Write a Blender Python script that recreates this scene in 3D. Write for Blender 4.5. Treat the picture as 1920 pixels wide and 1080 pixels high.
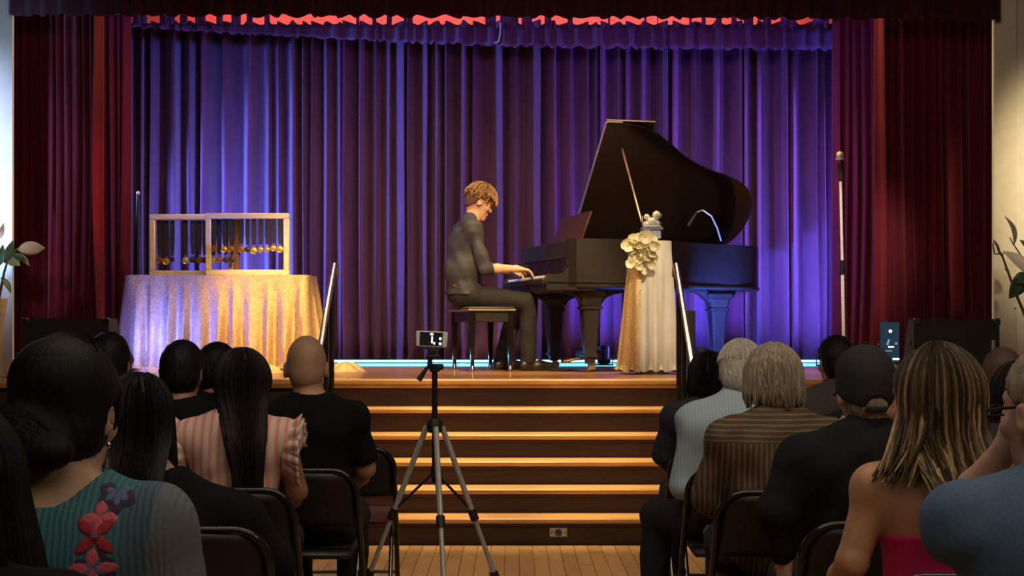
import bpy, math, random
import numpy as np
from mathutils import Vector as V, Matrix, Euler
from mathutils.bvhtree import BVHTree

R = math.radians
scene = bpy.context.scene
for _o in list(bpy.data.objects):
    bpy.data.objects.remove(_o)
C = scene.collection

# ------------------------------------------------------------------ camera
F_PX, HY, CAM_Z = 2700.0, 615.0, 1.375
cam_d = bpy.data.cameras.new('camera')
cam_d.sensor_fit = 'HORIZONTAL'
cam_d.sensor_width = 36.0
cam_d.lens = 36.0 * F_PX / 1920.0
cam_d.shift_y = (HY - 540.0) / 1920.0
cam_d.clip_end = 200
cam = bpy.data.objects.new('camera', cam_d)
C.objects.link(cam)
cam.location = (0, 0, CAM_Z)
cam.rotation_euler = (R(90), 0, 0)
scene.camera = cam


def at(px, py, y):
    """room point at depth y that the photograph shows at (px, py)"""
    return V(((px - 960.0) * y / F_PX, y, CAM_Z - (py - HY) * y / F_PX))


# ------------------------------------------------------------------ exposure, world, lights
vs = scene.view_settings
vs.view_transform = 'Standard'
vs.look = 'None'
vs.gamma = 1.0
vs.exposure = 0.0
vs.use_curve_mapping = False

world = bpy.data.worlds.new('hall_air')
scene.world = world
world.use_nodes = True
world.node_tree.nodes['Background'].inputs[0].default_value = (0.9, 0.85, 0.8, 1)
world.node_tree.nodes['Background'].inputs[1].default_value = 0.012


def spot(name, loc, aim, power, col, size=40, blend=0.6, radius=0.12):
    l = bpy.data.lights.new(name, 'SPOT')
    l.energy = power
    l.color = col
    l.spot_size = R(size)
    l.spot_blend = blend
    l.shadow_soft_size = radius
    o = bpy.data.objects.new(name, l)
    C.objects.link(o)
    o.location = loc
    o.rotation_euler = (V(aim) - V(loc)).to_track_quat('-Z', 'Y').to_euler()
    return o


def area(name, loc, aim, power, col, sx, sy):
    l = bpy.data.lights.new(name, 'AREA')
    l.shape = 'RECTANGLE'
    l.size, l.size_y = sx, sy
    l.energy = power
    l.color = col
    o = bpy.data.objects.new(name, l)
    C.objects.link(o)
    o.location = loc
    o.rotation_euler = (V(aim) - V(loc)).to_track_quat('-Z', 'Y').to_euler()
    return o


WARM = (1.0, 0.70, 0.36)
STAGE = 1.002
# front-of-house spots hung from the hall ceiling in front of the stage, flower fills excepted
for sx in (-0.85, 0.0, 0.85):
    spot('house_spot_stairs', (sx, 9.40, 5.6), (sx * 1.1, 9.85, 0.5), 1150, WARM, 25, 0.65)
spot('house_spot_piano', (0.35, 7.9, 4.9), (0.05, 12.0, 1.75), 2000, WARM, 25, 0.7)
spot('house_spot_table', (-1.2, 7.9, 4.9), (-1.80, 12.0, 1.70), 2200, (1.0, 0.64, 0.27), 19, 0.85)
spot('house_spot_pedestal', (1.3, 7.6, 4.7), (1.15, 11.6, 1.7), 700, (1.0, 0.82, 0.55), 13, 0.7)
spot('house_spot_microphone', (2.3, 7.9, 4.9), (2.65, 11.4, 2.0), 900, (1.0, 0.84, 0.62), 15, 0.8)
spot('flower_fill_spot', (-3.4, 7.4, 2.9), (-3.68, 10.6, 1.95), 95, (1.0, 0.86, 0.74), 10, 0.8)  # added fill that brightens the left lily
spot('flower_fill_spot', (3.5, 7.4, 2.9), (3.80, 10.55, 1.95), 60, (1.0, 0.86, 0.70), 9, 0.8)  # second added fill, for the right lily
# warm strip of downlights just behind the proscenium valance
area('first_electric', (0.0, 11.5, 4.35), (0.0, 11.45, 1.0), 150, WARM, 5.5, 0.25)
# blue wash from the second electric and from booms in the wings, raking the back curtain
area('second_electric_blue', (-1.2, 12.3, 4.4), (-1.2, 15.0, 2.3), 14, (0.12, 0.26, 1.0), 5.0, 0.25)
area('second_electric_violet', (2.2, 12.3, 4.4), (1.9, 15.0, 2.3), 13, (0.34, 0.16, 1.0), 3.4, 0.25)
spot('wing_boom_blue', (-4.4, 13.5, 2.9), (-0.6, 15.0, 2.5), 950, (0.12, 0.30, 1.0), 75, 0.8)
spot('wing_boom_violet', (4.6, 14.0, 3.0), (1.2, 15.0, 2.6), 620, (0.30, 0.17, 1.0), 75, 0.8)
# red borders above the valance and red side light on the legs
area('red_border_light', (-0.2, 15.15, 3.95), (-0.2, 15.6, 4.75), 150, (1.0, 0.10, 0.085), 6.4, 0.12)
spot('red_side_light', (2.3, 12.9, 4.3), (-3.5, 11.7, 2.4), 1700, (1.0, 0.03, 0.09), 13, 0.5)
spot('red_side_light', (-2.2, 12.6, 4.3), (3.2, 13.0, 2.5), 480, (1.0, 0.05, 0.06), 20, 0.6)
spot('red_wing_light', (4.4, 12.2, 4.0), (3.1, 11.35, 2.6), 16, (1.0, 0.10, 0.06), 60, 0.6)
spot('red_wing_light', (-4.3, 12.1, 4.2), (-3.3, 11.7, 3.0), 16, (1.0, 0.08, 0.06), 60, 0.6)
spot('wall_fill_blue', (-4.8, 7.6, 3.6), (-4.72, 10.95, 2.6), 2000, (0.48, 0.58, 1.0), 44, 1.0)  # added blue fill lifting the upper part of the left wall
# dim house lights over the audience and the warm wash on the right wall
area('house_light', (0.0, 0.4, 4.4), (0.0, 4.2, 1.0), 45, (1.0, 0.80, 0.60), 5.0, 2.0)
area('house_light', (0.3, 4.3, 4.5), (0.3, 5.9, 0.9), 65, (1.0, 0.82, 0.64), 4.0, 0.5)
area('house_light', (3.4, 1.0, 3.6), (1.2, 3.9, 1.0), 30, (1.0, 0.78, 0.55), 1.0, 1.0)
spot('wall_wash', (4.7, 7.4, 4.0), (4.62, 10.95, 2.5), 1300, (1.0, 0.80, 0.45), 36, 0.9)


# ------------------------------------------------------------------ materials
MATS = {}


def _ramp(nt, fac, c1, c2, p1=0.35, p2=0.65):
    r = nt.nodes.new('ShaderNodeValToRGB')
    r.color_ramp.elements[0].position = p1
    r.color_ramp.elements[1].position = p2
    r.color_ramp.elements[0].color = (*c1, 1)
    r.color_ramp.elements[1].color = (*c2, 1)
    nt.links.new(fac, r.inputs[0])
    return r.outputs[0]


def M(name, col, rough=0.6, metal=0.0, col2=None, scale=20.0, stretch=(1, 1, 1), bump=0.0, bscale=None,
      sheen=0.0, sheen_tint=None, coat=0.0, spec=0.5, emit=None, estr=1.0, attr=None, trans=0.0, alpha=1.0, sub=0.0):
    if name in MATS:
        return MATS[name]
    m = bpy.data.materials.new(name)
    m.use_nodes = True
    nt = m.node_tree
    p = nt.nodes['Principled BSDF']
    p.inputs['Roughness'].default_value = rough
    p.inputs['Metallic'].default_value = metal
    p.inputs['Specular IOR Level'].default_value = spec
    p.inputs['Sheen Weight'].default_value = sheen
    if sheen_tint:
        p.inputs['Sheen Tint'].default_value = (*sheen_tint, 1)
    p.inputs['Coat Weight'].default_value = coat
    p.inputs['Transmission Weight'].default_value = trans
    p.inputs['Alpha'].default_value = alpha
    if emit:
        p.inputs['Emission Color'].default_value = (*emit, 1)
        p.inputs['Emission Strength'].default_value = estr
    tc = nt.nodes.new('ShaderNodeTexCoord')
    mp = nt.nodes.new('ShaderNodeMapping')
    mp.inputs['Scale'].default_value = stretch
    nt.links.new(tc.outputs['Object'], mp.inputs[0])
    n = nt.nodes.new('ShaderNodeTexNoise')
    n.inputs['Scale'].default_value = scale
    n.inputs['Detail'].default_value = 4
    nt.links.new(mp.outputs[0], n.inputs['Vector'])
    c2 = col2 if col2 else tuple(c * 0.82 for c in col)
    out = _ramp(nt, n.outputs['Fac'], c2, col)
    if attr:
        a = nt.nodes.new('ShaderNodeAttribute')
        a.attribute_name = attr
        mx = nt.nodes.new('ShaderNodeMix')
        mx.data_type = 'RGBA'
        mx.blend_type = 'MULTIPLY'
        mx.inputs['Factor'].default_value = 1
        nt.links.new(a.outputs['Color'], mx.inputs['A'])
        nt.links.new(out, mx.inputs['B'])
        out = mx.outputs['Result']
    nt.links.new(out, p.inputs['Base Color'])
    if bump:
        n2 = n
        if bscale:
            n2 = nt.nodes.new('ShaderNodeTexNoise')
            n2.inputs['Scale'].default_value = bscale
            n2.inputs['Detail'].default_value = 3
            nt.links.new(mp.outputs[0], n2.inputs['Vector'])
        b = nt.nodes.new('ShaderNodeBump')
        b.inputs['Strength'].default_value = bump
        b.inputs['Distance'].default_value = 0.01
        nt.links.new(n2.outputs['Fac'], b.inputs['Height'])
        nt.links.new(b.outputs[0], p.inputs['Normal'])
    MATS[name] = m
    return m


def stripe_mat(name, c1, c2, period, duty=0.5, axis='x', yoke_z=None, rough=0.8, skew=0.0):
    """woven stripes along one garment axis; above yoke_z the stripes lie crosswise"""
    m = bpy.data.materials.new(name)
    m.use_nodes = True
    nt = m.node_tree
    p = nt.nodes['Principled BSDF']
    p.inputs['Roughness'].default_value = rough
    tc = nt.nodes.new('ShaderNodeTexCoord')
    sp = nt.nodes.new('ShaderNodeSeparateXYZ')
    nt.links.new(tc.outputs['Object'], sp.inputs[0])

    def math_(op, a, b=None):
        q = nt.nodes.new('ShaderNodeMath')
        q.operation = op
        for i, v in enumerate((a, b)):
            if v is None:
                continue
            if isinstance(v, (int, float)):
                q.inputs[i].default_value = v
            else:
                nt.links.new(v, q.inputs[i])
        return q.outputs[0]
    src = sp.outputs['X']
    if skew:
        src = math_('ADD', src, math_('MULTIPLY', sp.outputs['Z'], skew))
    if yoke_z is not None:
        sel = math_('GREATER_THAN', sp.outputs['Z'], yoke_z)
        src = math_('ADD', math_('MULTIPLY', sp.outputs['Z'], sel),
                    math_('MULTIPLY', src, math_('SUBTRACT', 1.0, sel)))
    nz = nt.nodes.new('ShaderNodeTexNoise')
    nz.inputs['Scale'].default_value = 9
    nt.links.new(tc.outputs['Object'], nz.inputs['Vector'])
    src = math_('ADD', src, math_('MULTIPLY', nz.outputs['Fac'], period * 0.6))
    fr = math_('FRACT', math_('DIVIDE', math_('ADD', src, 20 * period), period))
    tri = math_('ABSOLUTE', math_('SUBTRACT', fr, 0.5))
    out = _ramp(nt, math_('MULTIPLY', tri, 2.0), c1, c2, max(0, duty - 0.12), min(1, duty + 0.12))
    nt.links.new(out, p.inputs['Base Color'])
    MATS[name] = m
    return m


# ------------------------------------------------------------------ mesh building
class MB:
    def __init__(self):
        self.v, self.f, self.mi = [], [], []

    def add(self, vs_, fs_, mi=0):
        o = len(self.v)
        self.v += [tuple(p) for p in vs_]
        self.f += [tuple(i + o for i in f) for f in fs_]
        self.mi += [mi] * len(fs_)
        return self

    def box(self, c, s, rz=0.0, rx=0.0, ry=0.0, bev=0.0, mi=0):
        m = Euler((rx, ry, rz)).to_matrix()
        hx, hy, hz = s[0] / 2, s[1] / 2, s[2] / 2
        if bev <= 0:
            vs_ = [(x, y, z) for x in (-hx, hx) for y in (-hy, hy) for z in (-hz, hz)]
            fs_ = [(0, 1, 3, 2), (4, 6, 7, 5), (0, 4, 5, 1), (2, 3, 7, 6), (0, 2, 6, 4), (1, 5, 7, 3)]
        else:
            b = min(bev, hx * .98, hy * .98, hz * .98)
            vs_, idx = [], {}
            for sx in (-1, 1):
                for sy in (-1, 1):
                    for sz in (-1, 1):
                        for k in range(3):
                            q = [sx * (hx - b), sy * (hy - b), sz * (hz - b)]
                            q[k] = (sx * hx, sy * hy, sz * hz)[k]
                            idx[(sx, sy, sz, k)] = len(vs_)
                            vs_.append(tuple(q))
            fs_ = []

            def quad(ids):
                a, b2, c2 = (V(vs_[i]) for i in ids[:3])
                n = (b2 - a).cross(c2 - a)
                if n.dot(sum((V(vs_[i]) for i in ids), V())) < 0:
                    ids = ids[::-1]
                fs_.append(tuple(ids))
            for k in range(3):
                i, j = [q for q in range(3) if q != k]
                for s_ in (-1, 1):
                    def key(a, b2):
                        t = [0, 0, 0]
                        t[k], t[i], t[j] = s_, a, b2
                        return idx[(*t, k)]
                    quad([key(-1, -1), key(1, -1), key(1, 1), key(-1, 1)])
            for k in range(3):
                i, j = [q for q in range(3) if q != k]
                for a in (-1, 1):
                    for b2 in (-1, 1):
                        def key2(e, kk):
                            t = [0, 0, 0]
                            t[k], t[i], t[j] = e, a, b2
                            return idx[(*t, kk)]
                        quad([key2(-1, i), key2(1, i), key2(1, j), key2(-1, j)])
            for sx in (-1, 1):
                for sy in (-1, 1):
                    for sz in (-1, 1):
                        quad([idx[(sx, sy, sz, k)] for k in range(3)])
        c = V(c)
        return self.add([m @ V(p) + c for p in vs_], fs_, mi)

    def tube(self, pts, r, n=8, closed=False, mi=0, flat=1.0):
        pts = [V(p) for p in pts]
        rs = r if isinstance(r, (list, tuple)) else [r] * len(pts)
        N = len(pts)
        t0 = (pts[1] - pts[0]).normalized()
        up = V((0, 0, 1)) if abs(t0.z) < 0.9 else V((1, 0, 0))
        nrm = (up - t0 * up.dot(t0)).normalized()
        vs_ = []
        for i, p in enumerate(pts):
            a = pts[(i - 1) % N] if (closed or i > 0) else pts[0]
            b = pts[(i + 1) % N] if (closed or i < N - 1) else pts[-1]
            t = (b - a)
            t = t.normalized() if t.length > 1e-9 else t0
            nrm = nrm - t * nrm.dot(t)
            nrm = nrm.normalized() if nrm.length > 1e-6 else t.orthogonal().normalized()
            bi = t.cross(nrm)
            for k in range(n):
                a_ = 2 * math.pi * k / n
                vs_.append(p + nrm * (math.cos(a_) * rs[i]) + bi * (math.sin(a_) * rs[i] * flat))
        fs_ = []
        for i in range(N if closed else N - 1):
            j = (i + 1) % N
            for k in range(n):
                fs_.append((i * n + k, i * n + (k + 1) % n, j * n + (k + 1) % n, j * n + k))
        if not closed:
            fs_.append(tuple(range(n - 1, -1, -1)))
            fs_.append(tuple((N - 1) * n + k for k in range(n)))
        return self.add(vs_, fs_, mi)

    def lathe(self, prof, c=(0, 0, 0), n=20, mat=None, mi=0):
        c = V(c)
        vs_, fs_ = [], []
        for (r, z) in prof:
            for k in range(n):
                a = 2 * math.pi * k / n
                q = V((r * math.cos(a), r * math.sin(a), z))
                vs_.append((mat @ q if mat else q) + c)
        for i in range(len(prof) - 1):
            for k in range(n):
                fs_.append((i * n + k, i * n + (k + 1) % n, (i + 1) * n + (k + 1) % n, (i + 1) * n + k))
        fs_.append(tuple(range(n - 1, -1, -1)))
        fs_.append(tuple((len(prof) - 1) * n + k for k in range(n)))
        return self.add(vs_, fs_, mi)

    def prism(self, poly, d0, d1, fn, mi=0):
        """closed polygon (a, b) extruded from d0 to d1; fn(a, b, d) -> point"""
        n = len(poly)
        vs_ = [fn(a, b, d0) for a, b in poly] + [fn(a, b, d1) for a, b in poly]
        fs_ = [tuple(range(n))[::-1], tuple(range(n, 2 * n))]
        fs_ += [(i, (i + 1) % n, n + (i + 1) % n, n + i) for i in range(n)]
        return self.add(vs_, fs_, mi)

    def grid(self, nu, nv, fn, closed_u=False, mi=0):
        vs_ = [fn(i, j) for j in range(nv) for i in range(nu)]
        fs_ = []
        for j in range(nv - 1):
            for i in range(nu if closed_u else nu - 1):
                i2 = (i + 1) % nu
                fs_.append((j * nu + i, j * nu + i2, (j + 1) * nu + i2, (j + 1) * nu + i))
        return self.add(vs_, fs_, mi)

    def ball(self, c, r, n=10, m=7, mat=None, mi=0):
        r = r if isinstance(r, (tuple, list)) else (r, r, r)
        c = V(c)
        vs_, fs_ = [], []
        for j in range(m + 1):
            t = math.pi * j / m
            for k in range(n):
                a = 2 * math.pi * k / n
                q = V((r[0] * math.sin(t) * math.cos(a), r[1] * math.sin(t) * math.sin(a), -r[2] * math.cos(t)))
                vs_.append((mat @ q if mat else q) + c)
        for j in range(m):
            for k in range(n):
                fs_.append((j * n + k, j * n + (k + 1) % n, (j + 1) * n + (k + 1) % n, (j + 1) * n + k))
        return self.add(vs_, fs_, mi)

    def mesh(self, name, mats, smooth=True, angle=40):
        me = bpy.data.meshes.new(name)
        me.from_pydata(self.v, [], self.f)
        for m in (mats if isinstance(mats, (list, tuple)) else [mats]):
            me.materials.append(m)
        me.polygons.foreach_set('material_index', self.mi)
        if smooth:
            me.polygons.foreach_set('use_smooth', [True] * len(me.polygons))
            me.set_sharp_from_angle(angle=R(angle))
        me.update()
        return me

    def build(self, name, mats, parent=None, smooth=True, angle=40):
        return link(name, self.mesh(name, mats, smooth, angle), parent)


def link(name, me, parent=None):
    o = bpy.data.objects.new(name, me)
    C.objects.link(o)
    if parent:
        o.parent = parent
    return o


def tag(o, label=None, cat=None, group=None, kind=None):
    if label:
        o['label'] = label
    if cat:
        o['category'] = cat
    if group:
        o['group'] = group
    if kind:
        o['kind'] = kind
    return o


def empty(name, loc, rz=0.0):
    o = bpy.data.objects.new(name, None)
    C.objects.link(o)
    o.empty_display_size = 0.1
    o.location = loc
    o.rotation_euler = (0, 0, rz)
    return o


def kids(o):
    return [c for c in bpy.data.objects if c.parent == o]


def copy_tree(o, parent=None):
    ch = kids(o)
    c = o.copy()
    C.objects.link(c)
    c.parent = parent
    for k in ch:
        copy_tree(k, c)
    return c


# ------------------------------------------------------------------ implicit surfaces for bodies, clothes and hair
class Field:
    def __init__(self, lo, hi, h):
        self.lo, self.h = np.array(lo, float), h
        self.n = np.maximum(8, np.ceil((np.array(hi) - self.lo) / h).astype(int) + 1)
        self.F = np.full(self.n, 0.25, np.float32)

    def blk(self, a, b, pad):
        i0 = np.clip(np.floor((np.array(a) - pad - self.lo) / self.h).astype(int), 0, self.n - 1)
        i1 = np.clip(np.ceil((np.array(b) + pad - self.lo) / self.h).astype(int) + 1, 1, self.n)
        i1 = np.maximum(i1, i0 + 1)
        sl = tuple(slice(i0[k], i1[k]) for k in range(3))
        ax = [self.lo[k] + self.h * np.arange(i0[k], i1[k]) for k in range(3)]
        X, Y, Z = np.meshgrid(*ax, indexing='ij', sparse=True)
        return sl, X, Y, Z

    def put(self, sl, d, k, op):
        A = self.F[sl]
        if op == 'add':
            if k > 0:
                hh = np.maximum(k - np.abs(A - d), 0) / k
                self.F[sl] = np.minimum(A, d) - hh * hh * k * 0.25
            else:
                self.F[sl] = np.minimum(A, d)
        else:
            d = -d
            if k > 0:
                hh = np.maximum(k - np.abs(A - d), 0) / k
                self.F[sl] = np.maximum(A, d) + hh * hh * k * 0.25
            else:
                self.F[sl] = np.maximum(A, d)
        return self

    def rc(self, a, b, ra, rb=None, k=0.02, op='add', sq=None):
        """round cone from a to b"""
        rb = ra if rb is None else rb
        a, b = np.array(a, float), np.array(b, float)
        m = max(ra, rb)
        sl, X, Y, Z = self.blk(np.minimum(a, b) - m, np.maximum(a, b) + m, k + 3 * self.h)
        d = b - a
        L = max(float(d @ d), 1e-9)
        t = np.clip(((X - a[0]) * d[0] + (Y - a[1]) * d[1] + (Z - a[2]) * d[2]) / L, 0, 1)
        D = np.sqrt((X - a[0] - t * d[0]) ** 2 + (Y - a[1] - t * d[1]) ** 2 + (Z - a[2] - t * d[2]) ** 2) - (ra + (rb - ra) * t)
        return self.put(sl, D, k, op)

    def chain(self, pts, rs, k=0.02, op='add'):
        for i in range(len(pts) - 1):
            self.rc(pts[i], pts[i + 1], rs[i], rs[i + 1], k, op)
        return self

    def ell(self, c, r, k=0.03, rot=None, op='add'):
        c, r = np.array(c, float), np.array(r, float)
        m = r.max() if rot is not None else r
        sl, X, Y, Z = self.blk(c - m, c + m, k + 3 * self.h)
        X, Y, Z = X - c[0], Y - c[1], Z - c[2]
        if rot is not None:
            Rm = np.array(rot.inverted())
            X, Y, Z = (Rm[i, 0] * X + Rm[i, 1] * Y + Rm[i, 2] * Z for i in range(3))
        k0 = np.sqrt((X / r[0]) ** 2 + (Y / r[1]) ** 2 + (Z / r[2]) ** 2)
        k1 = np.sqrt((X / r[0] ** 2) ** 2 + (Y / r[1] ** 2) ** 2 + (Z / r[2] ** 2) ** 2) + 1e-9
        return self.put(sl, k0 * (k0 - 1) / k1, k, op)

    def merge(self, other, k=0.0):
        return self.put((slice(None),) * 3, other.F, k, 'add')

    def half(self, p, n, keep_below=True, k=0.0):
        """cut away everything in front of the plane (p, n)"""
        p, n = np.array(p, float), np.array(n, float)
        n = n / np.linalg.norm(n)
        sl, X, Y, Z = self.blk(self.lo, self.lo + self.h * self.n, 0)
        d = (X - p[0]) * n[0] + (Y - p[1]) * n[1] + (Z - p[2]) * n[2]
        return self.put(sl, -d, k, 'sub')

    def ripple(self, fn):
        sl, X, Y, Z = self.blk(self.lo, self.lo + self.h * self.n, 0)
        self.F = (self.F + fn(X, Y, Z)).astype(np.float32)
        return self

    def like(self):
        o = Field.__new__(Field)
        o.lo, o.h, o.n = self.lo, self.h, self.n
        o.F = np.full(self.n, 0.25, np.float32)
        return o

    def mesh(self, name, mat):
        F = self.F.copy()
        for ax in range(3):
            s = [slice(None)] * 3
            for e in (0, -1):
                s[ax] = e
                F[tuple(s)] = np.maximum(F[tuple(s)], 0.01)
        S = F < 0
        cnt = np.zeros(np.array(S.shape) - 1, np.int8)
        for a in (0, 1):
            for b in (0, 1):
                for c in (0, 1):
                    cnt += S[a:S.shape[0] - 1 + a, b:S.shape[1] - 1 + b, c:S.shape[2] - 1 + c]
        act = (cnt > 0) & (cnt < 8)
        I = np.argwhere(act)
        idx = np.full(act.shape, -1, np.int64)
        idx[act] = np.arange(len(I))
        acc = np.zeros((len(I), 3))
        num = np.zeros(len(I))
        cor = [(a, b, c) for a in (0, 1) for b in (0, 1) for c in (0, 1)]
        for p in cor:
            for ax in range(3):
                if p[ax]:
                    continue
                q = list(p)
                q[ax] = 1
                fa = F[I[:, 0] + p[0], I[:, 1] + p[1], I[:, 2] + p[2]]
                fb = F[I[:, 0] + q[0], I[:, 1] + q[1], I[:, 2] + q[2]]
                x = (fa < 0) != (fb < 0)
                t = np.where(x, fa / np.where(x, fa - fb, 1), 0)
                P = np.array(p, float)[None] + t[:, None] * (np.array(q, float) - np.array(p, float))[None]
                acc[x] += P[x]
                num[x] += 1
        P = (acc / np.maximum(num, 1)[:, None] + I) * self.h + self.lo
        quads = []
        for ax in range(3):
            u, w = (ax + 1) % 3, (ax + 2) % 3
            s0, s1 = [slice(None)] * 3, [slice(None)] * 3
            s0[ax], s1[ax] = slice(0, -1), slice(1, None)
            A, B = S[tuple(s0)], S[tuple(s1)]
            E = np.argwhere(A != B)
            ok = (E[:, u] > 0) & (E[:, w] > 0) & (E[:, u] < S.shape[u] - 1) & (E[:, w] < S.shape[w] - 1)
            E = E[ok]
            ins = A[E[:, 0], E[:, 1], E[:, 2]]

            def cell(du, dw):
                G = E.copy()
                G[:, u] += du
                G[:, w] += dw
                return idx[G[:, 0], G[:, 1], G[:, 2]]
            Q = np.stack([cell(-1, -1), cell(0, -1), cell(0, 0), cell(-1, 0)], 1)
            Q[~ins] = Q[~ins][:, ::-1]
            quads.append(Q)
        Q = np.concatenate(quads)
        me = bpy.data.meshes.new(name)
        me.vertices.add(len(P))
        me.vertices.foreach_set('co', P.astype(np.float32).ravel())
        me.loops.add(len(Q) * 4)
        me.loops.foreach_set('vertex_index', Q.astype(np.int32).ravel())
        me.polygons.add(len(Q))
        me.polygons.foreach_set('loop_start', np.arange(0, len(Q) * 4, 4, dtype=np.int32))
        me.polygons.foreach_set('use_smooth', np.ones(len(Q), bool))
        me.update(calc_edges=True)
        me.validate()
        if mat:
            me.materials.append(mat)
        return me

# ------------------------------------------------------------------ shared materials
m_stagewood = M('honey_stage_wood', (0.50, 0.25, 0.075), 0.28, col2=(0.38, 0.17, 0.045), scale=3.0, stretch=(1.5, 14, 1), coat=0.25, bump=0.04)
m_tread = M('oak_tread_wood', (0.62, 0.36, 0.13), 0.42, col2=(0.48, 0.25, 0.08), scale=4.0, stretch=(1.0, 14, 6), bump=0.05)
m_riser = M('dark_stained_shaded_wood', (0.044, 0.015, 0.005), 0.5, col2=(0.022, 0.008, 0.003), scale=3.0, stretch=(1.2, 6, 16), bump=0.06)  # dark stained wood, its colour deepened to stand for the risers' shade
m_floor = M('maple_floor_wood', (0.46, 0.26, 0.10), 0.4, col2=(0.36, 0.19, 0.065), scale=3.0, stretch=(9, 1.2, 1), bump=0.04)
m_floor2 = M('maple_floor_wood_pale', (0.54, 0.32, 0.13), 0.4, col2=(0.44, 0.25, 0.09), scale=3.0, stretch=(9, 1.2, 1), bump=0.04)
m_plaster = M('painted_plaster', (0.62, 0.56, 0.46), 0.85, col2=(0.58, 0.52, 0.42), scale=14, bump=0.05, bscale=60)
m_plaster2 = M('painted_plaster_grey', (0.60, 0.56, 0.50), 0.85, col2=(0.55, 0.51, 0.45), scale=14, bump=0.05, bscale=60)
m_velvet = M('burgundy_velvet', (0.17, 0.062, 0.135), 0.9, col2=(0.12, 0.042, 0.095), scale=5, stretch=(1, 1, 0.25), sheen=0.35, sheen_tint=(0.75, 0.55, 0.75), bump=0.25, bscale=240, spec=0.1)
m_velvet_red = M('dark_red_velvet', (0.11, 0.008, 0.018), 0.9, col2=(0.075, 0.005, 0.011), scale=5, stretch=(1, 1, 0.25), sheen=0.3, sheen_tint=(0.9, 0.35, 0.4), bump=0.25, bscale=240, spec=0.1)
m_black_metal = M('black_enamel', (0.012, 0.012, 0.013), 0.35, scale=40)
m_black_plastic = M('black_plastic', (0.014, 0.014, 0.015), 0.55, scale=60)
m_chrome = M('brushed_chrome', (0.75, 0.72, 0.68), 0.22, 1.0, scale=60)
m_silver = M('satin_aluminium', (0.52, 0.52, 0.50), 0.35, 0.35, scale=60)
m_piano = M('ebony_lacquer', (0.010, 0.0085, 0.008), 0.16, col2=(0.007, 0.006, 0.006), scale=3, coat=0.5)
m_piano_satin = M('ebony_satin', (0.022, 0.018, 0.016), 0.36, scale=6, bump=0.02)
m_gold = M('medal_gold', (0.85, 0.55, 0.16), 0.35, 0.8, scale=90, bump=0.2)
m_bronze = M('medal_bronze', (0.32, 0.13, 0.06), 0.45, 0.6, scale=90, bump=0.2)
m_darkmedal = M('medal_dark', (0.06, 0.05, 0.05), 0.4, 0.5, scale=90, bump=0.2)

# ------------------------------------------------------------------ the setting
rng = random.Random(7)
EDGE = 10.4
RUN = 0.256
TZ = [STAGE, 0.808, 0.642, 0.483, 0.326, 0.169]
SX0, SX1 = -1.36, 1.30

floor = tag(MB().box((0, 6.2, -0.06), (13, 13, 0.1)).build('floor', m_floor, smooth=False), 'warm maple boards of the hall floor before the stairs', kind='structure')
# boards of the aisle in front of the stairs
plank_mesh = [MB().box((0, 0, 0), (0.0835, 1.13, 0.012), bev=0.0015).mesh('plank', mm, smooth=False) for mm in (m_floor, m_floor2)]
for i in range(-20, 21):
    y1 = 9.02 - rng.random() * 0.9
    for k in range(3):
        y = y1 - 1.134 * (k - 0.5) + 1.134 * 0
        top = min(9.10, y + 0.565)
        bot = y - 0.565
        if top - bot < 0.1:
            continue
        p = link('plank', plank_mesh[rng.random() < 0.45], floor)
        p.location = (i * 0.086, (top + bot) / 2, -0.006 + rng.random() * 0.0012)
        p.scale = (1, (top - bot) / 1.13, 1)

stage_floor = tag(MB().box((0, 13.1, STAGE - 0.03), (10.6, 5.4, 0.06)).build('stage_floor', m_stagewood, smooth=False), 'honey coloured wooden stage floor', kind='structure')
MB().box((0, EDGE + 0.03, STAGE - 0.018), (10.6, 0.07, 0.044), bev=0.012).build('stage_nosing', m_tread, stage_floor)

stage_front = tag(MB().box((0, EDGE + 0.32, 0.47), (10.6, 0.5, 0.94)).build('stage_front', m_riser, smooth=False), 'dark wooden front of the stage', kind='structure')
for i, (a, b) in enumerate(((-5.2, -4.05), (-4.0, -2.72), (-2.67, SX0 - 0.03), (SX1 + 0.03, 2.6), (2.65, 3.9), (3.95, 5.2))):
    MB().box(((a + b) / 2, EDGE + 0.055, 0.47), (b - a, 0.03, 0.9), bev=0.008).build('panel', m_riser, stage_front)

stairs = tag(empty('stairs', ((SX0 + SX1) / 2, EDGE, 0)), 'wide wooden stairs with pale treads rising to the stage', kind='structure')
sw = SX1 - SX0
for k in range(1, 6):
    y_edge = EDGE - RUN * k
    z = TZ[k]
    MB().box((0, y_edge - EDGE + 0.150, z - 0.0175), (sw, 0.30, 0.035), bev=0.010).build('tread', m_tread, stairs)
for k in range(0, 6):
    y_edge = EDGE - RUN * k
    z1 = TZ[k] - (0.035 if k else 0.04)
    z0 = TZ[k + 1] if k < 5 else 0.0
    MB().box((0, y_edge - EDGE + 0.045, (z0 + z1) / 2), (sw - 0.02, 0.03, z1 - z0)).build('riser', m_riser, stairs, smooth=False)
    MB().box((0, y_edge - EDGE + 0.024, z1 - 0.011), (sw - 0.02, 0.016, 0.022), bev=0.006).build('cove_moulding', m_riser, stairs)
for xs in (-1, 1):
    for k in range(1, 6):
        y0 = EDGE - RUN * k + 0.05
        MB().box((xs * (sw / 2 - 0.025), (y0 + EDGE) / 2 + 0.02 - EDGE, (TZ[k] - 0.035) / 2), (0.03, EDGE - y0, TZ[k] - 0.035)).build('stringer', m_riser, stairs, smooth=False)

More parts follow.
